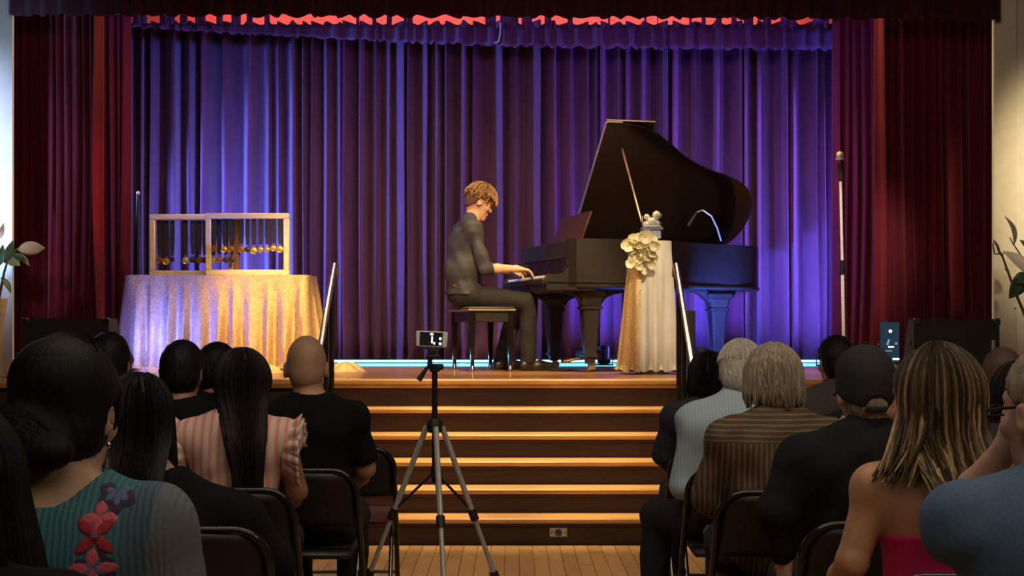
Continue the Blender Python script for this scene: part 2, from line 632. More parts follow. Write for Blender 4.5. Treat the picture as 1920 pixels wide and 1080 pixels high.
# outlet plate in the bottom riser
p = at(1047, 998, EDGE - 5 * RUN + 0.028)
op = tag(empty('outlet_plate', p), 'small metal outlet plate set in the lowest riser of the stairs', 'outlet')
MB().box((0, 0, 0), (0.112, 0.006, 0.058), bev=0.0028).build('plate', M('steel_plate', (0.52, 0.50, 0.43), 0.45, 0.3, scale=50), op)
mrot = Matrix.Rotation(R(90), 3, 'X')
MB().lathe([(0.0235, 0), (0.0235, 0.004), (0.018, 0.006), (0.017, 0.003)], (0, -0.003, -0.002), 24, mrot).build('round_socket', M('grey_socket', (0.10, 0.10, 0.09), 0.5, 0.3), op)
MB().lathe([(0.009, 0), (0.009, 0.006), (0.004, 0.007)], (0, -0.005, 0.003), 14, mrot).build('keyhole', m_black_plastic, op)
for sx in (-0.043, 0.045):
    MB().lathe([(0.0055, 0), (0.0055, 0.002), (0.003, 0.003)], (sx, -0.003, 0), 12, mrot).build('screw', M('dull_screw', (0.12, 0.12, 0.1), 0.5, 0.6), op)

# proscenium walls and back wall
WL, WR = -3.80, 3.66
wall_l = tag(MB().box((WL - 0.75, 10.97, 3.4), (1.5, 0.04, 4.8)).build('wall_left', m_plaster2, smooth=False), 'pale proscenium wall beside the left curtain', kind='structure')
wall_r = tag(MB().box((WR + 0.09, 10.97, 3.4), (0.18, 0.04, 4.8), bev=0.006).build('wall_right', m_plaster, smooth=False), 'cream proscenium wall beside the right curtain', kind='structure')
MB().box((WR + 0.85, 11.05, 3.4), (1.36, 0.14, 4.8)).build('wall_panel', m_plaster2, wall_r, smooth=False)
wall_h = tag(MB().box((0, 11.02, 5.2), (7.6, 0.13, 2.2)).build('wall_top', m_plaster2, smooth=False), 'proscenium wall above the valance', kind='structure')
wall_b = tag(MB().box((0, 15.72, 3.6), (10.4, 0.12, 5.2)).build('wall_back', M('stage_back_plaster', (0.72, 0.52, 0.42), 0.85, scale=20, bump=0.05), smooth=False), 'back wall of the stage glowing red above the valance', kind='structure')
for sx, nm in ((-1, 'wall_stage_left'), (1, 'wall_stage_right')):
    tag(MB().box((sx * 5.2, 13.4, 3.6), (0.12, 4.6, 5.2)).build(nm, M('black_wall', (0.03, 0.03, 0.032), 0.9), smooth=False), 'dark side wall of the stage', kind='structure')


# ------------------------------------------------------------------ curtains
def pleated(name, ridges, y0, z0, z1, amp, mat, seed=1, nz=16, step=0.011, hem=0.0, zb=None, zt=None, flare=0.0, sway=0.012):
    """hanging cloth whose folds stand proud at each ridge"""
    rg = random.Random(seed)
    ridges = sorted(ridges)
    x0, x1 = ridges[0] - 0.05, ridges[-1] + 0.05
    n = int((x1 - x0) / step) + 1
    amps = [amp * rg.uniform(0.65, 1.15) for _ in ridges]
    pw = [rg.uniform(0.75, 1.7) for _ in ridges]
    ph = [rg.uniform(0, 6.28) for _ in ridges]
    ph2 = [rg.uniform(0.3, 1.0) for _ in ridges]
    sk = [rg.uniform(-0.35, 0.35) for _ in ridges]
    xs = np.linspace(x0, x1, n)
    mids = [(a + b) / 2 for a, b in zip(ridges, ridges[1:])]

    def fn(i, j):
        x = xs[i]
        tz = j / (nz - 1)
        k = int(np.searchsorted(mids, x))
        c = ridges[k]
        lo = mids[k - 1] if k > 0 else x0
        hi = mids[k] if k < len(mids) else x1
        u = (x - c) / max(1e-4, (hi - c) if x > c else (c - lo))
        u = max(-1, min(1, u))
        prof = (0.5 + 0.5 * math.cos(math.pi * u)) ** pw[k]
        prof += 0.10 * math.sin(5.0 * u + ph[k]) * (1 - u * u)
        wdt = min(1.0, (hi - lo) / 0.16)
        aa = amps[k] * (0.45 + 0.55 * wdt)
        b = zb(x) if zb else z0
        t = zt(x) if zt else z1
        z = b + (t - b) * tz
        low = 1 - tz
        y = y0 - aa * prof * (0.85 + 0.25 * low) - flare * low * low
        env = (1 - u * u)
        xx = x + env * (sk[k] * aa * prof * 0.8 + sway * math.sin(2.2 * tz * 3.1 * ph2[k] + ph[k]) * low)
        if j == 0 and hem:
            z += hem * math.sin(ph[k] + 3 * u)
        return (xx, y, z)
    mb = MB().grid(n, nz, fn)
    o = mb.build(name, mat, smooth=True, angle=80)
    s = o.modifiers.new('cloth_thickness', 'SOLIDIFY')
    s.thickness = 0.006
    return o


def rowx(pxs, y):
    return [(p - 960) * y / F_PX for p in pxs]


back_px = [60, 85, 112, 140, 168, 192, 218, 240, 262, 288, 320, 354, 386, 424, 470, 500, 524, 546, 571, 592, 613, 634, 656, 680, 706, 725, 747, 769, 792, 815, 842,
           872, 897, 931, 962, 1000, 1030, 1066, 1098, 1117, 1135, 1160, 1184, 1214, 1242, 1272, 1310, 1352, 1380, 1404, 1432, 1462,
           1492, 1518, 1538, 1566, 1590, 1612, 1640, 1668, 1700, 1730, 1765, 1800, 1840]
tag(pleated('stage_curtain', rowx(back_px, 14.85), 14.98, 1.055, 4.53, 0.26, m_velvet, 3, nz=14, hem=0.006), 'wide pleated back curtain glowing blue and violet behind the piano', 'curtain')


def interp(tab):
    xs_, ys_ = zip(*tab)
    return lambda x: float(np.interp(x, xs_, ys_))


vb = interp([((p - 960) * 14.4 / F_PX, CAM_Z - (q - HY) * 14.4 / F_PX) for p, q in ((60, 30), (180, 42), (240, 49), (420, 61), (640, 73), (940, 86), (1250, 91), (1660, 94), (1800, 94))])
vt = interp([((p - 960) * 14.4 / F_PX, CAM_Z - (q - HY) * 14.4 / F_PX) for p, q in ((60, 20), (180, 32), (240, 43), (420, 46), (640, 46), (800, 49), (940, 51), (1250, 51), (1660, 53), (1800, 53))])
vr, x = [], -4.25
vrng = random.Random(11)
while x < 3.72:
    vr.append(x)
    x += vrng.uniform(0.07, 0.20)
bv = tag(pleated('valance', vr, 14.43, 0, 0, 0.06, m_velvet, 21, nz=5, hem=0.012, zb=vb, zt=vt, sway=0.004), 'short gathered purple valance across the top of the back curtain', 'valance')
tabs = [(186, 222), (250, 276), (300, 328), (338, 352), (366, 386), (406, 418), (434, 452), (463, 474), (496, 506), (668, 674), (698, 706), (725, 735), (757, 774), (910, 930),
        (938, 972), (978, 998), (1021, 1034), (1064, 1074), (1140, 1144), (1208, 1212), (1232, 1234), (1292, 1297), (1315, 1323), (1342, 1353), (1371, 1381), (1394, 1412),
        (1430, 1446), (1463, 1492), (1524, 1554), (1568, 1592), (1610, 1660)]
for a, b in tabs:
    xa, xb = (a - 960) * 14.46 / F_PX, (b - 960) * 14.46 / F_PX
    xm = (xa + xb) / 2
    z0 = vt(xm) - 0.03
    z1 = CAM_Z - (18 - HY) * 14.46 / F_PX
    mb = MB().grid(9, 4, lambda i, j: (xa + (xb - xa) * i / 8, 14.45 - 0.025 * math.sin(math.pi * i / 8) + 0.006 * math.sin(i * 2.1 + a), z0 + (z1 - z0) * j / 3))
    o = mb.build('hanging_tab', m_velvet, bv)
    s = o.modifiers.new('cloth_thickness', 'SOLIDIFY')
    s.thickness = 0.005
tag(MB().tube([(-5.14, 14.46, CAM_Z + 597 * 14.46 / F_PX), (5.14, 14.46, CAM_Z + 597 * 14.46 / F_PX)], 0.024, 12).build('pipe_batten', m_black_metal), 'black pipe batten that carries the purple valance', 'batten')
# pale J-shaped cord hanging from the valance
pts = [(938, 42), (938.5, 50), (938, 60), (936.5, 70), (934.5, 77), (931, 80), (926, 79.5)]
tag(MB().tube([at(a, b, 14.355) for a, b in pts], 0.007, 8).build('cord', M('pale_cord', (0.75, 0.68, 0.55), 0.6)), 'pale J shaped cord hanging at the middle of the valance', 'cord')

fb = interp([((p - 960) * 10.86 / F_PX, CAM_Z - (q - HY) * 10.86 / F_PX) for p, q in ((0, 27), (160, 27), (500, 29), (940, 31), (1400, 33), (1880, 37))])
fr, x = [], at(13, 0, 10.86).x + 0.05
while x < at(1880, 0, 10.86).x - 0.05:
    fr.append(x)
    x += vrng.uniform(0.09, 0.24)
fr.append(at(1880, 0, 10.86).x - 0.05)
tag(pleated('front_valance', fr, 10.90, 0, 4.9, 0.05, M('blackish_velvet', (0.035, 0.006, 0.010), 0.95, scale=5, stretch=(1, 1, 0.25), sheen=0.15, bump=0.2, bscale=240, spec=0.1), 22, nz=6, hem=0.010, zb=fb, sway=0.004), 'dark velvet valance hanging across the top of the stage opening', 'valance')


def leg(name, label, pxs, y, amp, mat, seed, flare=0.0):
    return tag(pleated(name, rowx(pxs, y), y + 0.05, 1.03, 4.6, amp, mat, seed, nz=18, hem=0.006, flare=flare, sway=0.03), label, 'curtain')


leg('side_curtain', 'near dark velvet side curtain by the blue lit wall', [-5, 14, 30, 44, 62, 76, 94, 108, 124, 140, 156, 168, 180], 11.35, 0.10, m_velvet_red, 31)
leg('side_curtain', 'magenta lit side curtain between the blue wall curtain and the medal table', [172, 183, 196, 210, 222, 233], 12.7, 0.11, m_velvet_red, 32)
leg('side_curtain', 'near dark red side curtain beside the cream wall', [1654, 1672, 1690, 1712, 1730, 1748, 1762, 1780, 1800, 1816, 1834, 1850, 1862, 1880], 11.35, 0.10, m_velvet_red, 33)
leg('side_curtain', 'red and magenta side curtain behind the microphone stand', [1572, 1588, 1604, 1622, 1638, 1656, 1680, 1700, 1724], 13.6, 0.12, m_velvet_red, 34)


# ------------------------------------------------------------------ blue stage uplights
def par_can(loc, aim, power, col, label, size=120, blend=0.9, group='stage uplights'):
    o = tag(empty('stage_uplight', loc), label, 'stage light', group)
    d = (V(aim) - V(loc) - V((0, 0, 0.12))).normalized()
    q = d.to_track_quat('Z', 'Y').to_matrix()
    MB().lathe([(0.035, -0.10), (0.065, -0.09), (0.075, -0.02), (0.078, 0.05), (0.072, 0.05), (0.068, 0.035)], (0, 0, 0.12), 18, q).build('housing', m_black_metal, o)
    MB().lathe([(0.066, 0.0), (0.066, 0.008), (0.03, 0.012)], V((0, 0, 0.12)) + d * 0.034, 18, q).build('lens', M('lens_' + str(col), (0.2, 0.2, 0.3), 0.3, emit=col, estr=4.0), o)
    side = d.cross(V((0, 0, 1))).normalized()
    u = [V((0, 0, 0.12)) + side * 0.088, V((0, 0, 0.012)) + side * 0.088, V((0, 0, 0.012)) - side * 0.088, V((0, 0, 0.12)) - side * 0.088]
    MB().tube(u, 0.009, 6).build('yoke', m_black_metal, o)
    l = bpy.data.lights.new('stage_uplight_lamp', 'SPOT')
    l.energy, l.color, l.spot_size, l.spot_blend, l.shadow_soft_size = power, col, R(size), blend, 0.06
    lo = bpy.data.objects.new('lamp', l)
    C.objects.link(lo)
    lo.parent = o
    lo.location = V((0, 0, 0.12)) + d * 0.055
    lo.rotation_euler = d.to_track_quat('-Z', 'Y').to_euler()
    return o


BLUE = (0.07, 0.12, 1.0)
for px, yy, pw, lab, col in (
        (430, 13.7, 600, 'stage uplight hidden behind the medal table shining up the curtain', (0.12, 0.24, 1.0)),
        (1132, 14.15, 130, 'stage uplight standing between the piano legs', (0.10, 0.08, 1.0)),
        (1345, 14.2, 150, 'stage uplight on the floor behind the piano tail', (0.10, 0.10, 1.0)),
        (1548, 13.9, 260, 'stage uplight at the foot of the curtain behind the microphone stand', (0.14, 0.16, 1.0))):
    X = (px - 960) * yy / F_PX
    par_can((X, yy, STAGE), (X, 15.0, 2.5), pw, col, lab)
par_can((-3.99, 10.48, STAGE), (-4.02, 10.97, 3.2), 420, (0.25, 0.55, 1.0), 'stage uplight at the foot of the blue lit wall', 62)
par_can((-3.10, 11.45, STAGE), (-2.75, 12.2, 1.5), 130, (0.08, 0.12, 1.0), 'stage uplight behind the left loudspeaker', 120)
par_can((1.62, 12.35, STAGE), (1.95, 13.5, 1.9), 1000, (0.08, 0.16, 1.0), 'stage uplight glowing beside the small black speaker box', 100)
# cyan strip light on the floor behind the curtain, leaking under its hem
o = tag(empty('strip_light', (0.2, 15.30, STAGE)), 'long cyan strip light on the floor behind the back curtain', 'stage light')
MB().box((0, 0.02, 0.02), (7.4, 0.04, 0.04), bev=0.006).build('housing', m_black_metal, o)
MB().box((0, -0.004, 0.022), (7.3, 0.012, 0.022)).build('tube', M('cyan_tube', (0.3, 0.5, 0.6), 0.4, emit=(0.10, 0.45, 1.0), estr=14.0), o, smooth=False)

# ------------------------------------------------------------------ grand piano (x along its length, y from treble to bass, z above the stage)
PA = R(14.5)
piano = tag(empty('grand_piano', (0.289, 12.0, STAGE), PA), 'black grand piano with its lid propped open on stage', 'piano')
PW = 1.50


def smooth_curve(pts, n=8):
    """Catmull-Rom through 2-D points"""
    out = []
    P = [pts[0]] + list(pts) + [pts[-1]]
    for i in range(1, len(P) - 2):
        for k in range(n):
            t = k / n
            q = []
            for c in range(2):
                a, b, d, e = P[i - 1][c], P[i][c], P[i + 1][c], P[i + 2][c]
                q.append(0.5 * (2 * b + (d - a) * t + (2 * a - 5 * b + 4 * d - e) * t * t + (3 * b - a - 3 * d + e) * t ** 3))
            out.append(tuple(q))
    out.append(tuple(pts[-1]))
    return out


bent = smooth_curve([(0.80, 0.0), (1.05, 0.05), (1.28, 0.20), (1.50, 0.37), (1.75, 0.50), (2.02, 0.60), (2.22, 0.74), (2.32, 0.95), (2.32, 1.20), (2.24, 1.40), (2.10, PW)], 7)


def inset(poly, d):
    out = []
    n = len(poly)
    for i in range(n):
        a, b, c = V(poly[i - 1]), V(poly[i]), V(poly[(i + 1) % n])
        e1, e2 = (b - a), (c - b)
        n1 = V((-e1.y, e1.x)).normalized() if e1.length > 1e-6 else V((0, 0))
        n2 = V((-e2.y, e2.x)).normalized() if e2.length > 1e-6 else V((0, 0))
        m = (n1 + n2)
        m = m.normalized() if m.length > 1e-6 else n1
        out.append(tuple(b + m * d))
    return out


ZB, ZT = 0.715, 1.125
rim_poly = [(0.19, 0.0)] + bent + [(0.19, PW)]
inn = inset(rim_poly, 0.05)
n = len(rim_poly)
mb = MB()
vs_ = [(a, b, z) for z in (ZB, ZT) for a, b in rim_poly] + [(a, b, z) for z in (ZB, ZT) for a, b in inn]
fs_ = []
for i in range(n - 1):
    j = i + 1
    fs_ += [(i, j, n + j, n + i), (2 * n + j, 2 * n + i, 3 * n + i, 3 * n + j), (n + i, n + j, 3 * n + j, 3 * n + i), (j, i, 2 * n + i, 2 * n + j)]
fs_ += [(0, n, 3 * n, 2 * n), (n - 1, 3 * n - 1, 4 * n - 1, 2 * n - 1)]
mb.add(vs_, fs_)
mb.build('rim', m_piano_satin, piano, angle=35)
mb = MB().tube([(a, b - 0.0, ZB + 0.02) for a, b in rim_poly[1:]], 0.014, 6)
mb.build('rim_moulding', m_piano_satin, piano)
MB().prism(inset(rim_poly, 0.055), 0.80, 0.84, lambda a, b, d: (a, b, d)).build('soundboard', M('spruce', (0.35, 0.2, 0.08), 0.4), piano, smooth=False)
MB().prism(inset(rim_poly, 0.09), 0.93, 0.95, lambda a, b, d: (a, b, d)).build('iron_plate', M('plate_gold', (0.5, 0.32, 0.10), 0.35, 0.8), piano, smooth=False)
# arms with their scrolled profile
arm = [(0.0, ZB - 0.02), (0.0, 0.80), (0.012, 0.822), (0.04, 0.83), (0.125, 0.835), (0.15, 0.85), (0.162, 0.875), (0.172, 0.89), (0.186, 0.895), (0.19, 0.91), (0.19, ZT), (0.26, ZT), (0.26, ZB - 0.02)]
for y0, y1 in ((0.0, 0.07), (PW - 0.07, PW)):
    MB().prism(arm, y0, y1, lambda a, b, d: (a, d, b)).build('arm', m_piano_satin, piano, angle=30)
for y0 in (-0.006, PW - 0.004):
    MB().tube([(0.0, y0 + 0.005, 0.755), (0.78, y0 + 0.005, 0.755)], 0.008, 6).tube([(0.03, y0 + 0.005, 0.832), (0.12, y0 + 0.005, 0.838), (0.15, y0 + 0.005, 0.856), (0.168, y0 + 0.005, 0.888), (0.19, y0 + 0.005, 0.898)], 0.006, 6).build('arm_moulding', m_piano, piano)
MB().box((0.22, PW / 2, 0.72), (0.44, PW - 0.04, 0.07), bev=0.008).build('key_bed', m_piano_satin, piano)
MB().box((0.0, PW / 2, 0.765), (0.03, PW - 0.14, 0.05), bev=0.008).build('key_slip', m_piano_satin, piano)
MB().box((0.21, PW / 2, 0.905), (0.03, PW - 0.15, 0.17), ry=R(12), bev=0.006).build('fallboard', m_piano, piano)
MB().box((0.28, PW / 2, 1.045), (0.17, PW - 0.13, 0.14), bev=0.006).build('pin_block_cover', m_piano_satin, piano)
k0, k1 = 0.115, PW - 0.115
kw = (k1 - k0) / 52
wk, bk = MB(), MB()
for i in range(52):
    wk.box((0.10, k0 + kw * (i + 0.5), 0.805), (0.155, kw * 0.94, 0.022), bev=0.002)
    if (i % 7) in (0, 2, 3, 5, 6) and i < 51:
        bk.box((0.13, k0 + kw * (i + 1), 0.822), (0.098, kw * 0.5, 0.018), bev=0.002)
wk.build('white_keys', M('ivory_key', (0.80, 0.76, 0.66), 0.3, scale=30), piano)
bk.build('black_keys', m_piano, piano)
# lid: main leaf hinged on the spine, front flap folded back over it
LX = 0.66
LT = R(42.5)
HZ = ZT + 0.012


def lidp(x, y, d):
    """point of the lid plane: y measured as on the closed lid, d = height above it"""
    w = PW - y
    return (x, PW - w * math.cos(LT) + d * math.sin(LT), HZ + w * math.sin(LT) + d * math.cos(LT))


lid_poly = [(LX, -0.012), (0.80, -0.012)] + [(a + 0.012, b - 0.006) for a, b in bent[1:]] + [(LX, PW)]
lid = MB().prism(lid_poly, 0.0, 0.022, lidp).build('lid', m_piano, piano, angle=30)
MB().prism([(LX + 0.005, -0.012), (LX + 0.45, -0.012), (LX + 0.45, PW - 0.02), (LX + 0.005, PW - 0.02)], 0.026, 0.046, lidp).build('folded_front_flap', m_piano, piano, angle=30)
MB().tube([lidp(LX, y, 0.024) for y in (0.0, PW - 0.03)], 0.010, 6).build('flap_hinge', m_silver, piano)
edge_t = MB().tube([lidp(x, -0.014, 0.012) for x in (LX, LX + 0.14)], 0.008, 6).tube([lidp(x, -0.014, 0.036) for x in (LX, LX + 0.45)], 0.008, 6)
edge_t.build('lid_edge_highlight', M('lit_edge_tone', (0.55, 0.45, 0.32), 0.3, 0.5), piano)  # light catching the lid edges, put in as a pale strip
prop_a = V((0.90, 0.035, ZT - 0.03))
prop_b = V(lidp(0.86, 0.26, 0.0))
MB().tube([prop_a, prop_a + (prop_b - prop_a) * 0.96, prop_b], [0.011, 0.011, 0.006], 8).build('lid_prop', M('polished_prop', (0.35, 0.24, 0.12), 0.2, 0.6), piano)
# music desk
dk = Euler((0, R(22), 0)).to_matrix()
MB().box((0.45, 0.78, 1.25), (0.016, 0.92, 0.29), ry=R(20), bev=0.005).build('music_desk', M('desk_walnut', (0.075, 0.030, 0.014), 0.3, scale=5, stretch=(1, 2, 8)), piano)
MB().box((0.385, 0.78, 1.122), (0.05, 0.92, 0.014), bev=0.004).build('desk_ledge', m_piano_satin, piano)


def piano_leg(x, y, top=0.70):
    mb = MB()
    rings = [(0.125, top), (0.125, top - 0.035), (0.098, top - 0.05), (0.085, top - 0.11), (0.075, top - 0.13), (0.092, top - 0.135), (0.092, top - 0.155), (0.075, top - 0.16), (0.050, 0.15), (0.062, 0.145), (0.062, 0.125), (0.042, 0.12), (0.036, 0.07)]
    vs_, fs_ = [], []
    for r, z in rings:
        b = r * 0.80
        vs_ += [(x - b, y - r, z), (x + b, y - r, z), (x + r, y - b, z), (x + r, y + b, z), (x + b, y + r, z), (x - b, y + r, z), (x - r, y + b, z), (x - r, y - b, z)]
    for i in range(len(rings) - 1):
        for k in range(8):
            fs_.append((i * 8 + (k + 1) % 8, i * 8 + k, (i + 1) * 8 + k, (i + 1) * 8 + (k + 1) % 8))
    fs_ += [tuple(range(8)), tuple((len(rings) - 1) * 8 + k for k in range(7, -1, -1))]
    l = mb.add(vs_, fs_).build('leg', m_piano_satin, piano, angle=30)
    mr = Matrix.Rotation(R(90), 3, 'X')
    MB().lathe([(0.034, -0.014), (0.036, -0.01), (0.036, 0.01), (0.034, 0.014)], (x + 0.015, y, 0.036), 16, mr).box((x, y, 0.075), (0.035, 0.05, 0.03)).build('caster', M('brass', (0.6, 0.36, 0.14), 0.35, 0.9), l)


# curved leg brackets
for yy in (0.20, 1.30):
    br = [(0.16, 0.70), (0.78, 0.70), (0.74, 0.675), (0.64, 0.66), (0.57, 0.63), (0.53, 0.575), (0.36, 0.575), (0.33, 0.63), (0.27, 0.66), (0.19, 0.675)]
    MB().prism(br, yy - 0.05, yy + 0.05, lambda a, b, d: (a, d, b)).build('leg_bracket', m_piano_satin, piano, angle=30)
    piano_leg(0.44, yy, 0.69)
br = [(1.72, 0.715), (2.16, 0.715), (2.10, 0.67), (2.04, 0.60), (1.88, 0.60), (1.80, 0.67)]
MB().prism(br, 1.0, 1.10, lambda a, b, d: (a, d, b)).build('leg_bracket', m_piano_satin, piano, angle=30)
piano_leg(1.96, 1.05, 0.69)
# pedal lyre
MB().box((0.60, 0.75, 0.68), (0.10, 0.34, 0.05), bev=0.006).tube([(0.60, 0.65, 0.67), (0.60, 0.63, 0.45), (0.60, 0.67, 0.18)], 0.018, 8).tube([(0.60, 0.85, 0.67), (0.60, 0.87, 0.45), (0.60, 0.83, 0.18)], 0.018, 8).box((0.60, 0.75, 0.14), (0.16, 0.30, 0.09), bev=0.01).build('pedal_lyre', m_piano_satin, piano)
for yy in (0.68, 0.75, 0.82):
    MB().tube([(0.55, yy, 0.10), (0.45, yy, 0.095), (0.37, yy, 0.075)], [0.010, 0.012, 0.016], 8).build('pedal', M('brass', (0.6, 0.36, 0.14), 0.35, 0.9), piano)
for xx, yy in ((1.9, 1.46), (1.2, 1.49), (0.8, 1.49)):
    MB().box((xx, yy, ZT + 0.008), (0.07, 0.03, 0.014), bev=0.003).build('lid_hinge', M('brass', (0.6, 0.36, 0.14), 0.35, 0.9), piano)

# small gooseneck arm standing in for a reflection in the piano lid
gm = tag(empty('gooseneck_reflection', piano.matrix_basis @ V((1.55, 0.47, ZT)) if False else (0, 0, 0)), 'small curved gooseneck arm added for the reflection in the open piano lid', 'microphone')
pts = [at(1352, 452, 12.95), at(1345, 428, 12.95), at(1334, 405, 12.92), at(1318, 394, 12.9), at(1307, 398, 12.88), at(1298, 412, 12.86), at(1291, 424, 12.85)]
MB().tube(pts[:5], 0.008, 8).build('gooseneck', m_silver, gm)
MB().tube(pts[4:], [0.010, 0.016, 0.02], 8).build('reflection_tip', m_black_plastic, gm)

# ------------------------------------------------------------------ bench
bench = tag(empty('piano_bench', (-0.352, 12.18, STAGE), PA), 'black padded piano bench with metal edged legs under the pianist', 'bench')
BL, BW, BH = 0.76, 0.375, 0.555
mb = MB()
mb.box((BW / 2, BL / 2, BH - 0.022), (BW + 0.03, BL + 0.03, 0.044), bev=0.014)
mb.build('seat_cushion', M('bench_leather', (0.055, 0.045, 0.035), 0.35, scale=50, bump=0.1), bench)
MB().tube([(x, y, BH - 0.028) for x, y in ((-0.014, -0.014), (BW + 0.014, -0.014), (BW + 0.014, BL + 0.014), (-0.014, BL + 0.014))], 0.006, 6, closed=True).build('seat_edge_highlight', M('lit_edge_tone', (0.55, 0.45, 0.32), 0.3, 0.5), bench)  # cream line of light along the seat edge, painted as a pale tube
for i, (cx, cy, sx, sy) in enumerate(((BW / 2, 0.02, BW - 0.03, 0.02), (BW / 2, BL - 0.02, BW - 0.03, 0.02), (0.02, BL / 2, 0.02, BL - 0.03), (BW - 0.02, BL / 2, 0.02, BL - 0.03))):
    MB().box((cx, cy, BH - 0.085), (sx, sy, 0.09), bev=0.004).build('apron', m_piano_satin, bench)
for x in (0.022, BW - 0.022):
    for y in (0.022, BL - 0.022):
        vs_ = []
        for hw, z in ((0.024, BH - 0.045), (0.024, BH - 0.13), (0.014, 0.05), (0.014, 0.045)):
            vs_ += [(x - hw, y - hw, z), (x + hw, y - hw, z), (x + hw, y + hw, z), (x - hw, y + hw, z)]
        fs_ = [(i * 4 + (k + 1) % 4, i * 4 + k, (i + 1) * 4 + k, (i + 1) * 4 + (k + 1) % 4) for i in range(3) for k in range(4)] + [(0, 1, 2, 3), (15, 14, 13, 12)]
        l = MB().add(vs_, fs_).build('leg', m_piano, bench, smooth=False)
        MB().lathe([(0.014, 0.0), (0.02, 0.004), (0.02, 0.045), (0.015, 0.052)], (x, y, 0), 12).build('foot_cap', m_chrome, l)

# ------------------------------------------------------------------ handrails
def handrail(x, label):
    o = tag(empty('handrail', (x, EDGE, 0)), label, 'handrail', None)
    top = at(0, 497, EDGE).z
    a = V((0, 0.02, top))
    b = V((0, -5 * RUN - 0.12, top - 1.002 - 0.05))
    MB().tube([V((0, 0.10, top - 0.08)), V((0, 0.085, top - 0.02)), a, b, b + V((0, -0.05, -0.06))], 0.021, 12).build('rail', m_chrome, o)
    for yy, zb in ((-0.16, TZ[1]), (-0.46, TZ[2]), (-1.15, TZ[5])):
        t = (a.y - yy) / (a.y - b.y)
        zt = a.z + (b.z - a.z) * t
        p_ = MB().tube([(0, yy, zb), (0, yy, zt)], 0.019, 12).build('post', M('dark_post_metal', (0.05, 0.045, 0.042), 0.3, 0.8, scale=40), o)
        MB().lathe([(0.045, 0), (0.045, 0.006), (0.026, 0.018), (0.023, 0.03)], (0, yy, zb), 14).build('floor_flange', m_black_metal, p_)
    return o


handrail(at(627, 0, EDGE).x, 'chrome stair handrail on the medal table side')
handrail(at(1268, 0, EDGE).x, 'chrome stair handrail in front of the white pedestal')


# ------------------------------------------------------------------ draped cloths
def rounded_rect(hx, hy, r, step):
    pts = []
    seg = [(hx - r, hy - r, 0), (-hx + r, hy - r, 90), (-hx + r, -hy + r, 180), (hx - r, -hy + r, 270)]
    per = []
    for cx, cy, a0 in seg:
        for k in range(9):
            a = R(a0 + 90 * k / 8)
            per.append(V((cx + r * math.cos(a), cy + r * math.sin(a))))
    # resample
    L = [0]
    for i in range(len(per)):
        L.append(L[-1] + (per[(i + 1) % len(per)] - per[i]).length)
    n_ = int(L[-1] / step)
    out = []
    for k in range(n_):
        s = L[-1] * k / n_
        i = max(q for q in range(len(L) - 1) if L[q] <= s + 1e-9)
        t = (s - L[i]) / max(1e-9, L[i + 1] - L[i])
        out.append((per[i].lerp(per[(i + 1) % len(per)], t), s))
    return out


def drape(name, hx, hy, r, top, flare, amp, period, mat, parent, seed=0, step=0.012, nz=18, arc=None, out=0.0, pool=0.0):
    rg = random.Random(seed)
    per = rounded_rect(hx, hy, r, step)
    n_ = len(per)
    nf = max(3, int(per[-1][1] / period))
    off = [rg.uniform(-0.35, 0.35) for _ in range(nf + 1)]
    am = [rg.uniform(0.5, 1.3) for _ in range(nf + 1)]
    drift = [rg.uniform(-0.05, 0.05) for _ in range(nf + 1)]
    Ltot = per[-1][1] + step
    idx = [i for i in range(n_)]
    if arc:
        idx = [i for i in range(n_) if arc(per[i][0])]
        # make the arc contiguous
        brk = [k for k in range(1, len(idx)) if idx[k] != idx[k - 1] + 1]
        if brk:
            idx = idx[brk[0]:] + idx[:brk[0]]

    def fn(i, j):
        p_, s = per[idx[i]]
        q, s2 = per[(idx[i] + 1) % n_]
        t = (q - p_).normalized()
        nr = V((t.y, -t.x))
        tz = j / (nz - 1)          # 0 top, 1 floor
        u = s / Ltot * nf
        k = int(u) % nf
        fold = math.cos(2 * math.pi * (u + off[k] * math.sin(math.pi * (u - int(u))) * 0.5 + drift[k] * tz * 3 * math.sin(math.pi * (u - int(u)))))
        g = max(0.0, tz - 0.05) ** 0.8
        d = flare * tz ** 1.25 + amp * am[k] * (fold + 0.6) * g + out
        z = top * (1 - tz)
        if pool and tz > 0.93:
            d += pool * (tz - 0.93) / 0.07 * (0.6 + 0.4 * fold)
            z = max(z, 0.012 + 0.012 * (1 + fold))
        b = p_ + nr * d
        return (b.x, b.y, z + 0.004)
    mb = MB().grid(len(idx), nz, fn, closed_u=not arc)
    if not arc:
        mb.f.append(tuple(range(len(idx))))
        mb.mi.append(0)
    o = mb.build(name, mat, parent, angle=70)
    return o


m_sequin = M('gold_sequin_cloth', (0.76, 0.54, 0.27), 0.34, 0.55, col2=(0.54, 0.36, 0.16), scale=60, bump=0.55, bscale=170)
m_satin = M('ivory_satin', (0.80, 0.76, 0.66), 0.38, col2=(0.74, 0.70, 0.60), scale=8, sheen=0.3)
TY = 12.3
tc_ = at(417, 0, TY)
table = tag(empty('display_table', (tc_.x, TY + 0.02, STAGE)), 'long display table hidden under the gold sequin cloth', 'table')
THT = at(0, 516, 12.05).z - STAGE
MB().box((0, 0, THT - 0.03), (1.52, 0.56, 0.03), bev=0.008).build('table_top', M('table_laminate', (0.4, 0.33, 0.25), 0.5), table)
for sx in (-0.68, 0.68):
    for sy in (-0.22, 0.22):
        MB().tube([(sx, sy, 0), (sx, sy, THT - 0.045)], 0.016, 8).build('leg', m_black_metal, table)
cloth = tag(empty('tablecloth', (tc_.x, TY + 0.02, STAGE)), 'shimmering gold sequin cloth draped to the floor over the medal table', 'tablecloth')
